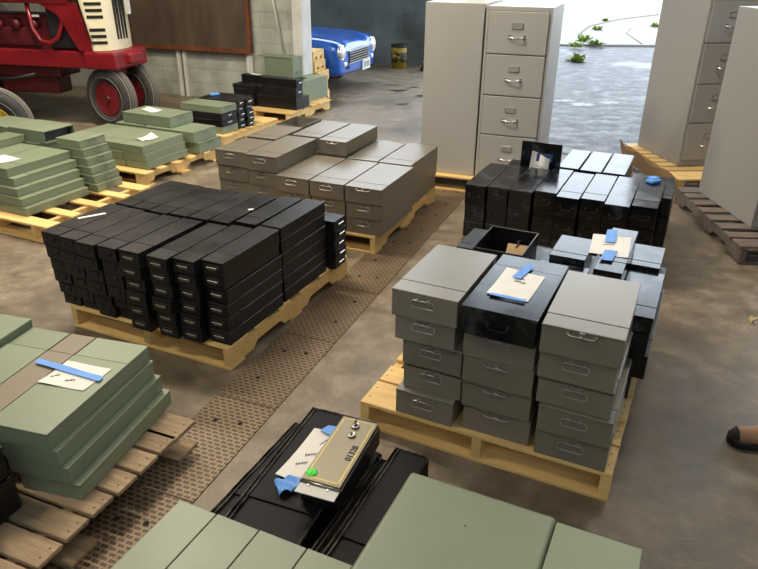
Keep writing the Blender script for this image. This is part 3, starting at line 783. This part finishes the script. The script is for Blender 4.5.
# ================================================================== L1: green boxes at the left edge
pallet('pine pallet under the green boxes at the left edge of the room', 'L1', -1.06, -.10, 1.12, 1.02, PINE, nb=5, bw=.085, overhang=.03, nailed=False, inset=.10)
g1 = 'green boxes at the left edge'
rr = [-.411, -.347, -.297, -.245, -.205]; rv = [.058, .05, .018, .0, -.01]
for i in range(5):
    z = .13+(4-i)*.06
    crate('L1', rr[i]-.30, rv[i], z, .30, .56, .06, 'green', f'long green box, {nth(i,5)} of the near stepped stack at the left edge', g1, None, 0, rearseam=False)
    crate('L1', rr[i]-.61, rv[i], z, .30, .56, .06, 'green', f'long green box, {nth(i,5)} of the second stack in from the left edge step', g1, None, 0)
paper('L1', [(-.74, .13), (-.56, .15), (-.54, .29), (-.74, .30)], .43, 'white paper on the green boxes at the left edge of the room', PAPER)
crate('L1', -1.14, .10, .431, .20, .56, .06, 'green', 'raised green box above its neighbours at the left frame edge', g1, 'bail', 0)
rs = [-.335, -.300, -.265, -.230, -.200, -.172]
for i in range(6):
    z = .13+(5-i)*.0625
    crate('L1', rs[i], .655-.010*i, z, .26, .25 if i < 2 else .30, .0625, 'green', f'green box with wire handle, {nth(i,6)} of the leaning stack facing the aisle', g1, 'bail', 0, 'right')
crate('L1', -.80, .66, .13, .36, .36, .30, 'green', 'deep green box behind the near stepped stack at left', g1, None, 0, 'right')
t = thing('open_box', 'green box with open dark end, on top at the back left', 'box', wp('L1', -.74, .68, .4305), wr('L1', 90), g1)
b = MB(); b.box(0, .30, 0, .40, 0, .005); b.box(0, .005, 0, .40, .005, .09); b.box(.295, .30, 0, .40, .005, .09); b.box(0, .30, .395, .40, .005, .09); b.build('body', GREEN_PAINT, t)
b = MB(); b.box(-.002, .302, -.004, .402, .09, .098, .002); b.build('lid', GREEN_PAINT, t)
b = MB(); b.box(.006, .294, .04, .39, .006, .085); b.build('dark_fill', mat('dark_blue_fill', (.008, .010, .016), .5), t)  # solid dark block filling the hollow behind the open end
crate('L1', -1.18, .74, .13, .32, .45, .37, 'green', 'broad green box at the far left behind the open-ended green box', g1, None, 0, 'right')

# ================================================================== L2: green boxes in front of the tractor
pallet('pine pallet under the green boxes in front of the red tractor', 'L2', -1.02, .03, 1.0, 1.05, PINE, nb=6, bw=.085, overhang=.03, nailed=False, inset=.06)
g2 = 'green boxes before the tractor'
for i in range(3):
    z = .13+(2-i)*.0665
    for k_, (u1, w) in enumerate(((-.090, .25), (-.343, .24), (-.586, .22), (-.809, .20))):
        crate('L2', u1-w+(.018*i), .135-.006*i+.01*random.random(), z, w-.003, .52, .0665, 'green', f'long green box, {nth(i,3)} in {COLN[k_]} stack from the right, before the tractor', g2, None, random.uniform(-.5, .5))
paper('L2', [(-.31, .27), (-.20, .29), (-.18, .45), (-.32, .49)], .3305, 'crumpled white paper lying on the flat green boxes before the tractor', PAPER, curl=.02)
for i in range(2):
    crate('L2', -.035+.035*i, .725+.025*i, .13+.10*(1-i), .33, .58, .10, 'green', f'green box with wire handle, {"upper" if i==0 else "lower"} at the back corner before the tractor', g2, 'bail', 0, 'right')
crate('L2', -.33, .765, .332, .33, .58, .10, 'green', 'topmost green box with white paper, before the red tractor wheel', g2, 'bail', 0, 'right')
paper('L2', [(-.80, .90), (-.60, .85), (-.60, .98), (-.83, 1.03)], .433, 'white paper lying on the topmost green box before the tractor', PAPER, curl=.006)
crate('L2', -.64, .735, .13, .33, .34, .20, 'green', 'deep green box beneath the topmost papered green box', g2, None, 0, 'right')

# ================================================================== L3: mixed boxes along the wall
pallet('pale pallet under mixed green and black boxes beside the middle grey pallet', 'L3', -.98, .02, .96, .98, PINE, nb=7, bw=.1, overhang=.02, nailed=False)
pallet('pallet under the black boxes and big green box near the wall end', 'L3', -1.0, 1.28, .96, 1.0, PINE, nb=6, bw=.12, overhang=.04, nailed=False)
g3 = 'mixed boxes by the wall'
for i, (sty, z, h) in enumerate((('green', .341, .069), ('black', .271, .07), ('black', .201, .07), ('green', .13, .071))):
    crate('L3', -.068, .076, z, .265, .52, h, sty, f'{"green" if sty=="green" else "black"} box, {nth(i,4)} of the mixed stack beside the grey pallet', g3, 'bail' if sty == 'green' else 'pull', 0, 'right')
for k_, (v, n) in enumerate(((.355, 5), (.485, 5))):
    for i in range(n):
        crate('L3', -.07+.02*k_+random.uniform(-.015, .015), v+random.uniform(-.004, .004), .13+(n-1-i)*.058, .122, .5, .058, 'black', f'slim black box, {nth(i,n)} in {"nearer" if k_==0 else "farther"} thin stack beside the mixed green stack', g3, 'pull', 0, 'right')
crate('L3', -.30, .63, .13, .30, .45, .24, 'scuffed', 'dark low box behind the slim black stacks by the wall', g3, None, 0, 'right')
b = MB(); b.box(-.05, .05, -.035, .035, 0, .025, .01)
tag(b.build('crumpled_tape', TAPE, None, wp('L3', -.48, .52, .4205), (0, 0, .5)), 'crumpled blue tape on the slim black boxes near the wall', 'tape')
for i, (z, h, u) in enumerate(((.385, .10, -.02), (.27, .115, -.03))):
    crate('L3', u, 1.46, z, .14, .50, h, 'black', f'black box lying lengthwise, {"upper" if i==0 else "lower"} before the big green box at wall end', g3, 'pull', 0, 'right')
crate('L3', -.03, 1.455, .13, .30, .56, .14, 'scuffed', 'low black box supporting the two black boxes before the big green box', g3, None, 0, 'right')
crate('L3', -.605, 1.42, .13, .30, .30, .20, 'scuffed', 'deep black box on the left of the wall end pallet', g3, None, 0, 'right')
crate('L3', -.60, 1.43, .33, .26, .32, .05, 'black', 'flat black box lying on the deep black box near the wall', g3, 'pull', 0, 'right')
crate('L3', -.60, 1.62, .38, .11, .32, .085, 'black', 'topmost black box with white paper near the block wall', g3, None, 0, 'right')
paper('L3', [(-.82, 1.64), (-.66, 1.64), (-.66, 1.71), (-.82, 1.71)], .466, 'white paper on the topmost black box near the block wall', PAPER)
t = thing('deposit_box', 'big green steel box with torn open top at the wall end', 'box', wp('L3', -.17, 1.84, .1305), wr('L3', 90), g3)
b = MB(); w, d, h = .62, .26, .256
b.box(0, w, 0, d, 0, .01); b.box(0, .008, 0, d, .01, h); b.box(w-.008, w, 0, d, .01, h); b.box(.008, w-.008, 0, .008, .01, h); b.box(.008, w-.008, d-.008, d, .01, h); b.build('body', GREEN_PAINT, t)
b = MB(); b.prism([(.0, .0), (w, 0), (w, d), (.34, d), (.30, .09), (.17, .12), (.15, .05), (.0, .08)], 'Z', h, h+.006); b.build('lid', GREEN_PAINT, t)
b = MB(); b.prism([(.0, .20), (.12, .12), (.20, .17), (.08, .30)], 'Z', h+.008, h+.011); b.build('torn_paper', PAPER, t)
t = thing('deposit_box', 'tall green steel box with overhanging lid against the white block wall', 'box', wp('L3', -.44, 2.06, .1305), wr('L3', 90), g3)
b = MB(); b.box(0, .21, 0, .42, 0, .495, .003); b.build('body', GREEN_PAINT, t)
b = MB(); b.box(-.01, .215, -.005, .52, .496, .508, .002); b.build('lid', GREEN_PAINT, t)
b = MB(); b.tube([(.07, -.002, .33), (.07, -.016, .32), (.075, -.018, .30), (.135, -.018, .30), (.14, -.016, .32), (.14, -.002, .33)], .004, 6); b.build('handle', GREEN_BAIL, t)
# stacked pallets seen past the end of the wall
for i, (du, hh) in enumerate(((-.13, .13), (-.11, .13), (-.06, .13), (-.08, .13), (-.06, .13))):
    q = Vector((-1.0+(-.42+du)*cos(R(-20))-.27*sin(R(-20)), 9.15+(-.42+du)*sin(R(-20))+.27*cos(R(-20)), 0))
    pallet(f'short wooden skid, {nth(i,5)} of the pile between wall end and blue car', 'W', q.x, q.y, .56, .34, PINE, nb=3, bw=.09, rot=-20, z0=.131*(4-i), nailed=False, group='short skids')

# ================================================================== filing cabinets
def cabinet(label, loc, rz, w=.47, d=.71, h=1.32, m=BONE, group='filing cabinets', drawers=True):
    t = thing('filing_cabinet', label, 'cabinet', loc, rz, group)
    b = MB(); b.box(0, w, .02, d, 0, h, .004); b.box(0, .02, 0, .022, 0, h, .002); b.box(w-.02, w, 0, .022, 0, h, .002); b.box(.018, w-.018, 0, .022, h-.03, h, .002); b.box(.018, w-.018, 0, .022, 0, .05, .002)
    b.build('body', m, t)
    dh = (h-.08)/4
    for i in range(4):
        z = .05+i*dh
        b = MB(); b.box(.024, w-.024, -.012, .018, z+.004, z+dh-.004, .004); dr = b.build('drawer', m, t)
        cx = w/2
        b = MB(); b.tube([(cx-.055, -.012, z+dh*.40), (cx-.05, -.032, z+dh*.40), (cx-.02, -.04, z+dh*.385), (cx+.02, -.04, z+dh*.385), (cx+.05, -.032, z+dh*.40), (cx+.055, -.012, z+dh*.40)], [.009, .008, .0065, .0065, .008, .009], 8)
        b.box(cx-.065, cx-.045, -.018, -.010, z+dh*.35, z+dh*.46, .003); b.box(cx+.045, cx+.065, -.018, -.010, z+dh*.35, z+dh*.46, .003)
        b.build('handle', CHROME, dr)
        b = MB(); zt = z+dh*.66
        b.box(cx-.042, cx+.042, -.016, -.011, zt-.024, zt+.024, .001, 1); b.mi = 1; b.box(cx-.036, cx+.036, -.018, -.0155, zt-.018, zt+.018)
        b.build('label_holder', (DULL, mat('label_card', srgb(158, 152, 140), .7)), dr)
    return t
CT = -20
def cw(u, v): return (.80+u*cos(R(CT))-v*sin(R(CT)), 5.58+u*sin(R(CT))+v*cos(R(CT)))
x, y = cw(.008, -.02)
cabinet('beige four-drawer filing cabinet with drawers facing the camera, by the doorway', (x, y, .1305), R(CT), w=.50, h=1.335, m=BONE)
x, y = cw(-.006, .70)
cabinet('beige filing cabinet showing its blank back, left of the drawers', (x, y, .1305), R(CT+180), w=.47, d=.72, h=1.35, m=BONE)
pallet('pine pallet under the beige filing cabinet pair', 'W', *cw(-.53, -.10), 1.10, 1.0, PINE, nb=6, rot=CT, nailed=False)
cabinet('grey filing cabinet with visible drawers, at far right on its pallet', (2.655, 5.927, .1305), R(8), w=.457, d=.75, h=1.40, m=PUTTY)
cabinet('grey filing cabinet showing a blank side, nearest the right frame edge', (2.565, 4.40, .1305), R(2), w=.457, d=.80, h=1.37, m=PUTTY)
pallet('pale pallet under the farther grey filing cabinet on the right', 'W', 2.53, 5.52, 1.1, 1.22, PINE, nb=9, bw=.1, rot=3, overhang=.02, nailed=False)
pallet('dark weathered pallet under the nearest grey filing cabinet', 'W', 2.35, 4.06, 1.15, 1.26, GREYWOOD, nb=8, bw=.1, rot=-3, overhang=.015, nailed=False)
b = MB()
b.grid(lambda i, j: Vector((-.02-.03*sin(i*3)+.05*(1-j), i*1.22, .02+.15*j+.02*sin(i*14)*j)), 24, 4)
b.grid(lambda i, j: Vector((-.026-.03*sin(i*3)+.05*j, i*1.22, .02+.15*(1-j)+.02*sin(i*14)*(1-j))), 24, 4)
tag(b.build('cardboard_strip', CARDBOARD, None, (2.46, 5.45, 0), (0, 0, R(3))), 'wavy torn cardboard strip along the pale pallet edge at right', 'cardboard')

# ================================================================== block wall furniture
def lw(x, y, z=0):
    return Vector((WX+x*cos(ang)-y*sin(ang), WY+x*sin(ang)+y*cos(ang), z))
t = thing('sliding_door', 'large stained brown sliding door with rusty edge hung on the block wall', 'door', lw(-.72, -.09, .66), ang)
b = MB(); b.box(-2.2, 0, 0, .04, 0, 3.0, .003); b.build('panel', PLYPANEL, t)
b = MB(); b.box(-.035, .012, -.012, .045, -.03, 3.0, .002); b.box(-2.2, -.036, -.010, .045, -.035, .02, .002); b.build('edge_angle', RUST, t)
b = MB(); b.box(-2.2, .05, .01, .035, 3.0, 3.08); b.build('track', IRON, t)
t = thing('wall_stud', 'pair of pale upright studs under the brown door on the block wall', 'stud', lw(-1.82, -.05, 0), ang)
b = MB(); b.box(-.095, -.04, 0, .045, 0, .64, .002); b.build('upright', TRIMW, t); b = MB(); b.box(.0, .045, 0, .045, 0, .64, .002); b.build('upright', TRIMW, t)
b = MB(); b.box(-.039, -.001, .02, .045, 0, .64); b.build('backing', GREYWOOD, t)
b = MB(); b.box(-.06, .03, 0, .045, 0, .63, .002); b.box(-.03, .0, -.012, 0, .25, .63, .002)
tag(b.build('wall_stud', TRIMW, None, lw(-.76, -.05, 0), (0, 0, ang)), 'pale upright stud under the rusty right edge of the brown door', 'stud')
b = MB(); b.tube([(0, 0, 0), (-.10, -.01, .55), (-.18, -.01, 1.1), (-.22, -.01, 2.4)], .014, 8)
tag(b.build('conduit_pipe', TRIMW, None, lw(-.27, -.03, .68), (0, 0, ang)), 'thin slanting conduit pipe on the white block wall', 'pipe')

# ================================================================== tractor
TH = R(-12)
T = thing('tractor', 'red antique tractor with cream slotted grille and red front wheel hubs', 'tractor', (-2.99, 7.98, 0), TH)
def wheel(parent, nm, loc, rad, wid, rim_m, steer=0, hub=.55, tm=RUBBER):
    b = MB()
    w = wid/2; ri = rad*.54
    prof = [(ri, -w*.7), (rad*.80, -w*.98), (rad*.93, -w*.80), (rad*.985, -w*.5), (rad, -w*.2), (rad, w*.2), (rad*.985, w*.5), (rad*.93, w*.80), (rad*.80, w*.98), (ri, w*.7)]
    b.lathe(prof, 40, 'Y', close=True)
    wh = b.build(nm, tm, parent, loc, (0, 0, steer))
    b = MB()
    for y in (-w*.55, -w*.18, w*.18, w*.55):
        rr_ = rad*(1.004 if abs(y) < w*.3 else .985)
        b.lathe([(rr_-.006, y-.008), (rr_+.007, y-.006), (rr_+.007, y+.006), (rr_-.006, y+.008)], 40, 'Y', close=True)
    for s in (-1, 1):
        b.lathe([(rad*.70, s*w*.93), (rad*.715, s*(w*.93+.008)), (rad*.73, s*w*.95), (rad*.715, s*w*.9)], 40, 'Y', close=True)
    b.build('tread_rib', RUBDUST, wh)
    b = MB(); b.lathe([(ri+.004, -w*.74), (ri+.004, -w*.80), (ri*.93, -w*.80), (ri*.88, -w*.45), (ri*.55, -w*.25), (ri*.40, -w*.62), (ri*.22, -w*.72), (.0001, -w*.74)], 36, 'Y')
    b.lathe([(ri*.9, -w*.3), (ri*.9, w*.75), (ri+.002, w*.75), (ri+.002, -w*.3)], 36, 'Y', close=True)
    for q in range(5):
        a = 2*pi*q/5; b.lathe([(.0001, -w*.50), (.012, -w*.50), (.012, -w*.2)], 8, 'Y', (ri*.62*cos(a), 0, ri*.62*sin(a)))
    b.build('rim', rim_m, wh)
    return wh
wheel(T, 'front_wheel', (0, -.20, .33), .33, .17, HUBRED, R(-14))
wheel(T, 'front_wheel', (0.05, .22, .33), .33, .17, HUBRED, R(-14))
b = MB(); b.tube([(0, -.30, .33), (0, .30, .33)], .03, 10); b.box(-.07, .07, -.09, .09, .30, .76, .02); b.build('front_axle', TREDDK, T)
# frame rails and bolster
b = MB(); b.box(-2.4, .30, -.27, -.19, .74, .92, .015); b.box(-2.4, .30, .19, .27, .74, .92, .015); b.box(.06, .46, -.33, .33, .74, .93, .03); b.box(.44, .52, -.12, .12, .79, .90, .02)
b.build('frame', TRED, T, (-.25, 0, -.09))
# engine
b = MB(); b.box(-1.45, -.35, -.20, .20, .62, 1.28, .03); b.box(-1.35, -.5, -.23, -.15, .95, 1.15, .02)
for q in range(4): b.lathe([(.0001, -.27), (.05, -.27), (.06, -.2)], 12, 'Y', (-1.2+q*.22, 0, 1.18))
b.box(-2.6, -1.45, -.24, .24, .60, 1.22, .04); b.box(-1.2, -.45, -.13, .13, .42, .66, .03)
b.build('engine', TREDDK, T, (-.25, 0, -.09))
b = MB(); b.tube([(-.55, -.27, 1.40), (-.52, -.29, 1.15), (-.44, -.30, 1.02), (-.32, -.30, 1.0), (-.22, -.29, 1.06), (-.16, -.27, 1.2), (-.14, -.25, 1.40)], .024, 10); b.build('radiator_hose', TRED, T, (-.25, 0, -.09))
b = MB(); b.tube([(-1.6, -.30, .58), (-.9, -.30, .60), (-.6, -.28, .66)], .02, 8); b.build('steering_rod', IRON, T, (-.25, 0, -.09))
b = MB(); b.box(-.52, -.44, -.265, -.24, 1.26, 1.285, .004); b.build('oil_tag', LPLATE, T, (-.25, 0, -.09))
b = MB(); b.box(-.36, .02, -.25, .25, .94, 1.74, .02); b.build('radiator', IRON, T, (-.25, 0, -.09))
# hood
b = MB()
hp = [(-.315, 1.40), (-.33, 1.46), (-.335, 1.62), (-.30, 1.76), (-.16, 1.84), (.16, 1.84), (.30, 1.76), (.335, 1.62), (.33, 1.46), (.315, 1.40)]
b.prism(hp, 'X', -2.3, -.02, .012); hood = b.build('hood', TRED, T, (-.25, 0, -.09))
for y0, y1 in ((-.306, -.290), (.290, .306)):
    b = MB(); b.prism([(-.42, 1.42), (.07, 1.42), (.19, .93), (.10, .93), (.02, .93), (-.18, 1.30)], 'Y', y0, y1); b.build('side_panel', TRED, T, (-.25, 0, -.09))
b = MB(); b.prism([(-2.2, 1.475), (-.80, 1.475), (-.86, 1.60), (-2.2, 1.60)], 'Y', -.342, -.334); ns = b.build('name_stripe', CREAM, hood)
b = MB()
xx = -2.0
while xx < -1.02:  # worn illegible lettering
    hgt = .035
    b.box(xx, xx+.010, -.345, -.341, 1.525, 1.525+hgt); b.box(xx, xx+.040, -.345, -.341, 1.525+random.choice((0, .016, .028)), 1.533+random.choice((0, .014, .026))); b.box(xx+.030, xx+.040, -.345, -.341, 1.525, 1.525+hgt*random.choice((.5, 1)))
    xx += .062
b.build('lettering', INK, ns)
b = MB()
for q in range(3):
    x0 = -.36+q*.05; b.box(x0, x0+.012, -.343, -.334, 1.52, 1.60); b.box(x0, x0+.032, -.343, -.334, 1.55, 1.562)
b.build('model_badge', DULL, hood)
# grille shell
b = MB()
def shell(i, j):
    # j: height, i: along the U from side to side
    zb = .935 + (1.78-.935)*j
    xl = .22 - .14*j
    L = [(-.315, xl), (-.325, xl*.5+.11), (-.315, .20), (-.24, .335), (-.10, .375), (.10, .375), (.24, .335), (.315, .20), (.325, xl*.5+.11), (.315, xl)]
    f = i*(len(L)-1); k0 = min(int(f), len(L)-2); q = f-k0
    yv = L[k0][0]*(1-q)+L[k0+1][0]*q; xv = L[k0][1]*(1-q)+L[k0+1][1]*q
    return Vector((xv-.02*j, yv, zb))
b.grid(shell, 27, 6)
b.grid(lambda i, j: shell(1-i, j)*1.0 + Vector((-.012, 0, 0)), 27, 6)
gr = b.build('grille', CREAM, T, (-.25, 0, -.09))
b = MB()
for zi in (1.02, 1.085, 1.15, 1.28, 1.345, 1.41, 1.54, 1.605, 1.67):
    for s in (-1, 1):
        b = MB()
        j = (zi-.935)/(1.78-.935)
        P = [shell(.5+s*(.5-q), j) for q in (.14, .18, .222, .28, .335)]
        # dark slot follows the shell outline
        pts = [Vector((p.x, p.y, p.z)) + Vector((0.0, s*.002, 0)) for p in P]
        for a_, b_ in zip(pts, pts[1:]):
            dirv = (b_-a_); nrm = Vector((dirv.y, -dirv.x, 0)).normalized()*(1 if s < 0 else -1)
            o1 = nrm*.004; hh = .016
            vs = [b.bm.verts.new(q) for q in (a_+o1+Vector((0, 0, -hh)), b_+o1+Vector((0, 0, -hh)), b_+o1+Vector((0, 0, hh)), a_+o1+Vector((0, 0, hh)))]
            vi = [b.bm.verts.new(q) for q in (a_-o1+Vector((0, 0, -hh)), b_-o1+Vector((0, 0, -hh)), b_-o1+Vector((0, 0, hh)), a_-o1+Vector((0, 0, hh)))]
            b.bm.faces.new(vs); b.bm.faces.new(vi[::-1])
            for q in range(4): b.bm.faces.new((vs[q], vi[q], vi[(q+1) % 4], vs[(q+1) % 4]))
        b.build('slot', DARKHOLE, gr)
b = MB()
for y in (-.085, -.03, .03, .085): b.box(.345, .384-.00*y, y-.012, y+.012, 1.04, 1.62, .003)
b.build('centre_bar', IRON, gr)
b = MB(); b.lathe([(.0001, -.335), (.022, -.335), (.022, -.30)], 12, 'Y', (.02, 0, 1.47)); b.build('plug', DARKHOLE, gr)
b = MB(); b.box(.36, .39, .14, .22, 1.28, 1.52, .004); b.build('notice_card', PAPER, gr)
# rear wheels
wheel(T, 'rear_wheel', (-2.55, -.85, .70), .70, .32, TRED, 0)
wheel(T, 'rear_wheel', (-2.55, .85, .70), .70, .32, TRED, 0)
# separate wheel at the left edge
w2 = thing('implement_wheel', 'upright tyre with yellow rim at the left edge behind green boxes', 'wheel', (-3.62, 6.35, 0), R(14))
wheel(w2, 'tyre', (0, 0, .345), .345, .20, YELLOW, 0)

# ================================================================== car
CA = R(-20)
CARO = thing('car', 'bright blue vintage roadster parked behind the block wall', 'car', (-.40, 10.50, 0), CA)
# body as lofted sections along x (front at 0, towards -x)
secs = [  # x, half width at belt, bottom z, shoulder z, hood z
 (.075, .62, .34, .53, .55), (.07, .68, .28, .60, .61), (.04, .73, .25, .665, .675), (-.03, .75, .23, .70, .715), (-.30, .76, .21, .735, .765), (-.75, .765, .21, .755, .81), (-1.3, .76, .21, .77, .86), (-2.0, .75, .21, .78, .90), (-2.9, .75, .22, .78, .88), (-3.6, .70, .28, .74, .80), (-3.85, .60, .34, .62, .68)]
b = MB(); rings = []
for (x, hw, zb, zs, zh) in secs:
    half = [(0, zb), (hw*.86, zb), (hw*.97, zb+.06), (hw, (zb+zs)/2), (hw*.99, zs-.06), (hw*.94, zs+.015), (hw*.80, zs+.035), (hw*.66, zs+.02), (hw*.58, zh-.01), (hw*.35, zh+.008), (0, zh+.015)]
    pts = [(y, z) for y, z in half] + [(-y, z) for y, z in half[-2:0:-1]]
    rings.append([b.bm.verts.new((x, y, z)) for y, z in pts])
for A_, B_ in zip(rings, rings[1:]):
    n = len(A_)
    for q in range(n):
        f = b.bm.faces.new((A_[q], A_[(q+1) % n], B_[(q+1) % n], B_[q])); f.smooth = True
for rg in (rings[0], rings[-1]): b.bm.faces.new(rg)
body = b.build('body', CARBLUE, CARO)
sm = body.modifiers.new('smooth', 'SUBSURF'); sm.levels = 2; sm.render_levels = 2
b = MB(); b.box(.06, .085, -.38, .38, .415, .565, .004); b.build('grille', DARKHOLE, CARO)
b = MB()
for q in range(4): b.box(.084, .096, -.38, .38, .435+q*.034, .444+q*.034, .002)
b.box(.06, .10, -.40, .40, .40, .415, .004); b.box(.05, .098, -.40, .40, .565, .580, .004); b.build('grille_bar', DULL, CARO)
for s in (-1, 1):
    b = MB(); b.lathe([(.106, -.16), (.11, .0), (.10, .02), (.088, .012)], 24, 'X', (.062, s*.60, .575)); hl = b.build('headlamp_ring', CHROME, CARO)
    b = MB(); b.lathe([(.09, .010), (.07, .030), (.04, .042), (.0001, .046)], 24, 'X', (.062, s*.60, .575)); b.build('headlamp_lens', GLASS, hl)
    b = MB(); b.box(.04, .098, s*.52-.04, s*.52+.04, .385, .44, .015); b.build('indicator', GLASS, CARO)
    b = MB(); b.box(-.02, .086, s*.42-.055, s*.42+.055, .335, .375, .01); b.build('valance_slot', DARKHOLE, CARO)
b = MB(); b.box(.075, .096, .12, .42, .25, .40, .004); lp = b.build('number_plate', LPLATE, CARO)
b = MB()
for q in range(4): b.box(.097, .099, .16+q*.06, .195+q*.06, .29, .37); 
b.build('plate_digits', mat('plate_ink', (.25, .27, .26), .6), lp)
b = MB(); b.tube([(-.55, -.52, .76), (-.62, -.52, 1.75)], [.006, .003], 6); b.build('antenna', CHROME, CARO)
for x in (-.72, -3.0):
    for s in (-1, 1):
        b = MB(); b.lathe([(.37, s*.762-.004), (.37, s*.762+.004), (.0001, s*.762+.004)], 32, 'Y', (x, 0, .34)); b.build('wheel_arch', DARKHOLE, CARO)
        wheel(CARO, 'wheel', (x, s*.70, .30), .30, .16, DULL, pi if s > 0 else 0)
b = MB(); b.grid(lambda i, j: Vector((-1.55-.25*j, -.60+1.2*i, .92+.33*j)), 8, 4); b.grid(lambda i, j: Vector((-1.56-.25*j, .60-1.2*i, .92+.33*j)), 8, 4); b.build('windscreen', mat('windscreen_glass', (.2, .25, .28), .08, .2), CARO)
b = MB(); b.tube([(-1.55, -.60, .90), (-1.81, -.60, 1.26), (-1.81, .60, 1.26), (-1.55, .60, .90)], .014, 8); b.build('windscreen_frame', CHROME, CARO)
b = MB(); b.box(-2.9, -1.75, -.58, .58, .86, .915, .02); b.build('cockpit', DARKHOLE, CARO)

# ================================================================== small things at the back
PL = thing('pail', 'yellow paint pail with grimy label against the far dark wall', 'pail', (.32, 12.62, 0))
b = MB(); b.lathe([(.0001, 0), (.135, 0), (.138, .27), (.142, .36), (.0001, .36)], 28); b.build('body', PAILY, PL)
b = MB(); b.lathe([(.1385, .10), (.1395, .27)], 28); b.build('label_band', PAILD, PL)
b = MB(); b.lathe([(.147, .355), (.15, .37), (.147, .395), (.13, .40), (.0001, .39)], 28); b.build('lid', IRON, PL)
BK = thing('wheel_chock', 'small black block with white top beside the blank cabinet, far back', 'chock', (.70, 12.2, 0), R(5))
b = MB(); b.prism([(0, 0), (.30, 0), (.30, .12), (.06, .10)], 'Y', 0, .2); b.build('block', BLACKPL, BK)
b = MB(); b.box(.06, .30, .0, .2, .121, .15, .004); b.build('cap', TRIMW, BK)

# ================================================================== boot and litter
BT = thing('boot', 'tan leather boot toe with black sole at the right edge of floor', 'boot', (1.455, 2.25, 0), R(-8))
b = MB(); sec = [(-.0, .018, .045), (.02, .035, .066), (.05, .044, .074), (.10, .048, .082), (.16, .044, .115), (.20, .042, .17), (.27, .042, .18), (.30, .030, .17)]
rings = []
for (x, hw, ht) in sec:
    rings.append([b.bm.verts.new((x, hw*cos(a), .028+max(0, sin(a))*(ht-.028) + min(0, sin(a))*.006)) for a in [2*pi*q/16 for q in range(16)]])
for A_, B_ in zip(rings, rings[1:]):
    for q in range(16):
        f = b.bm.faces.new((A_[q], A_[(q+1) % 16], B_[(q+1) % 16], B_[q])); f.smooth = True
b.bm.faces.new(rings[0]); b.bm.faces.new(rings[-1]); b.build('upper', LEATHER, BT)
b = MB(); b.grid(lambda i, j: Vector((-.004+.026*j, (.021+.019*j)*cos(pi*i), .031+(.021+.021*j)*max(0, sin(pi*i)))), 14, 5); b.build('toe_cap', SOLE, BT)
b = MB(); b.lathe([(.048, .12), (.05, .20), (.055, .30), (.05, .30), (.043, .20), (.04, .12)], 20, 'Z', (.245, 0, 0), close=True); b.build('shaft', LEATHER, BT)
b = MB()
out = []
for q in range(9):
    a = pi/2+pi*q/8; out.append((.045+.055*cos(a), .052*sin(a)))
out += [(.16, -.046), (.28, -.045), (.31, -.02), (.31, .02), (.28, .045), (.16, .046)]
b.prism(out, 'Z', .0005, .034, .004); b.build('sole', SOLE, BT)
b = MB()
for q in range(3): b.tube([(.12+q*.022, -.03, .098+q*.018), (.125+q*.022, 0, .108+q*.018), (.12+q*.022, .03, .098+q*.018)], .003, 6)
b.build('lace', SOLE, BT)
def leaf_mesh(nm, m, n, sz, seed):
    rnd = random.Random(seed); b = MB()
    for q in range(n):
        a = rnd.uniform(0, 2*pi); L = sz*rnd.uniform(.5, 1); el = rnd.uniform(.1, 1.1); w = L*.22
        d = Vector((cos(a)*cos(el), sin(a)*cos(el), sin(el))); sdw = Vector((-sin(a), cos(a), 0))
        o = Vector((rnd.uniform(-.4, .4)*sz, rnd.uniform(-.4, .4)*sz, 0))
        pts = [o, o+d*L*.5+sdw*w, o+d*L+Vector((0, 0, -L*.15)), o+d*L*.5-sdw*w]
        b.bm.faces.new([b.bm.verts.new(p) for p in pts])
    return b
tag(leaf_mesh('dry_leaf', DRYLEAF, 7, .05, 3).build('dry_leaf', DRYLEAF, None, (2.05, 3.28, .002), (0, 0, 0)), 'broken dry yellow leaf on the floor near the right edge', 'leaf')
WEEDS = [(605, 18, .34, 'weed tuft farthest along the slab crack outside'), (597, 27, .40, 'weed tuft second along the slab crack outside'), (584, 38, .45, 'weed tuft third along the slab crack outside'), (576, 44, .40, 'weed tuft at kerb nearest the cabinet edge outside'), (595, 42, .42, 'weed tuft at kerb right of the slab crack'), (577, 58, .55, 'weed tuft growing on the damp asphalt below the kerb'), (656, 24, .42, 'weed tuft outside beside the grey cabinet edge')]
def ground_at(u, v, z):
    d = fwd + rx*((u-379)/FPX) - uy*((v-284.5)/FPX); t_ = (z-1.8)/d.z
    return Vector((0, 0, 1.8)) + d*t_
POS = [ground_at(a, b_+3, .05 if b_ < 46 else .007) for a, b_, _, _ in WEEDS]
for (a, b_, sz, lab), p in zip(WEEDS, POS):
    tag(leaf_mesh('weed', LEAF, 46, sz*.5, int(a)).build('weed', LEAF, None, p), lab, 'weed', 'weeds outside')
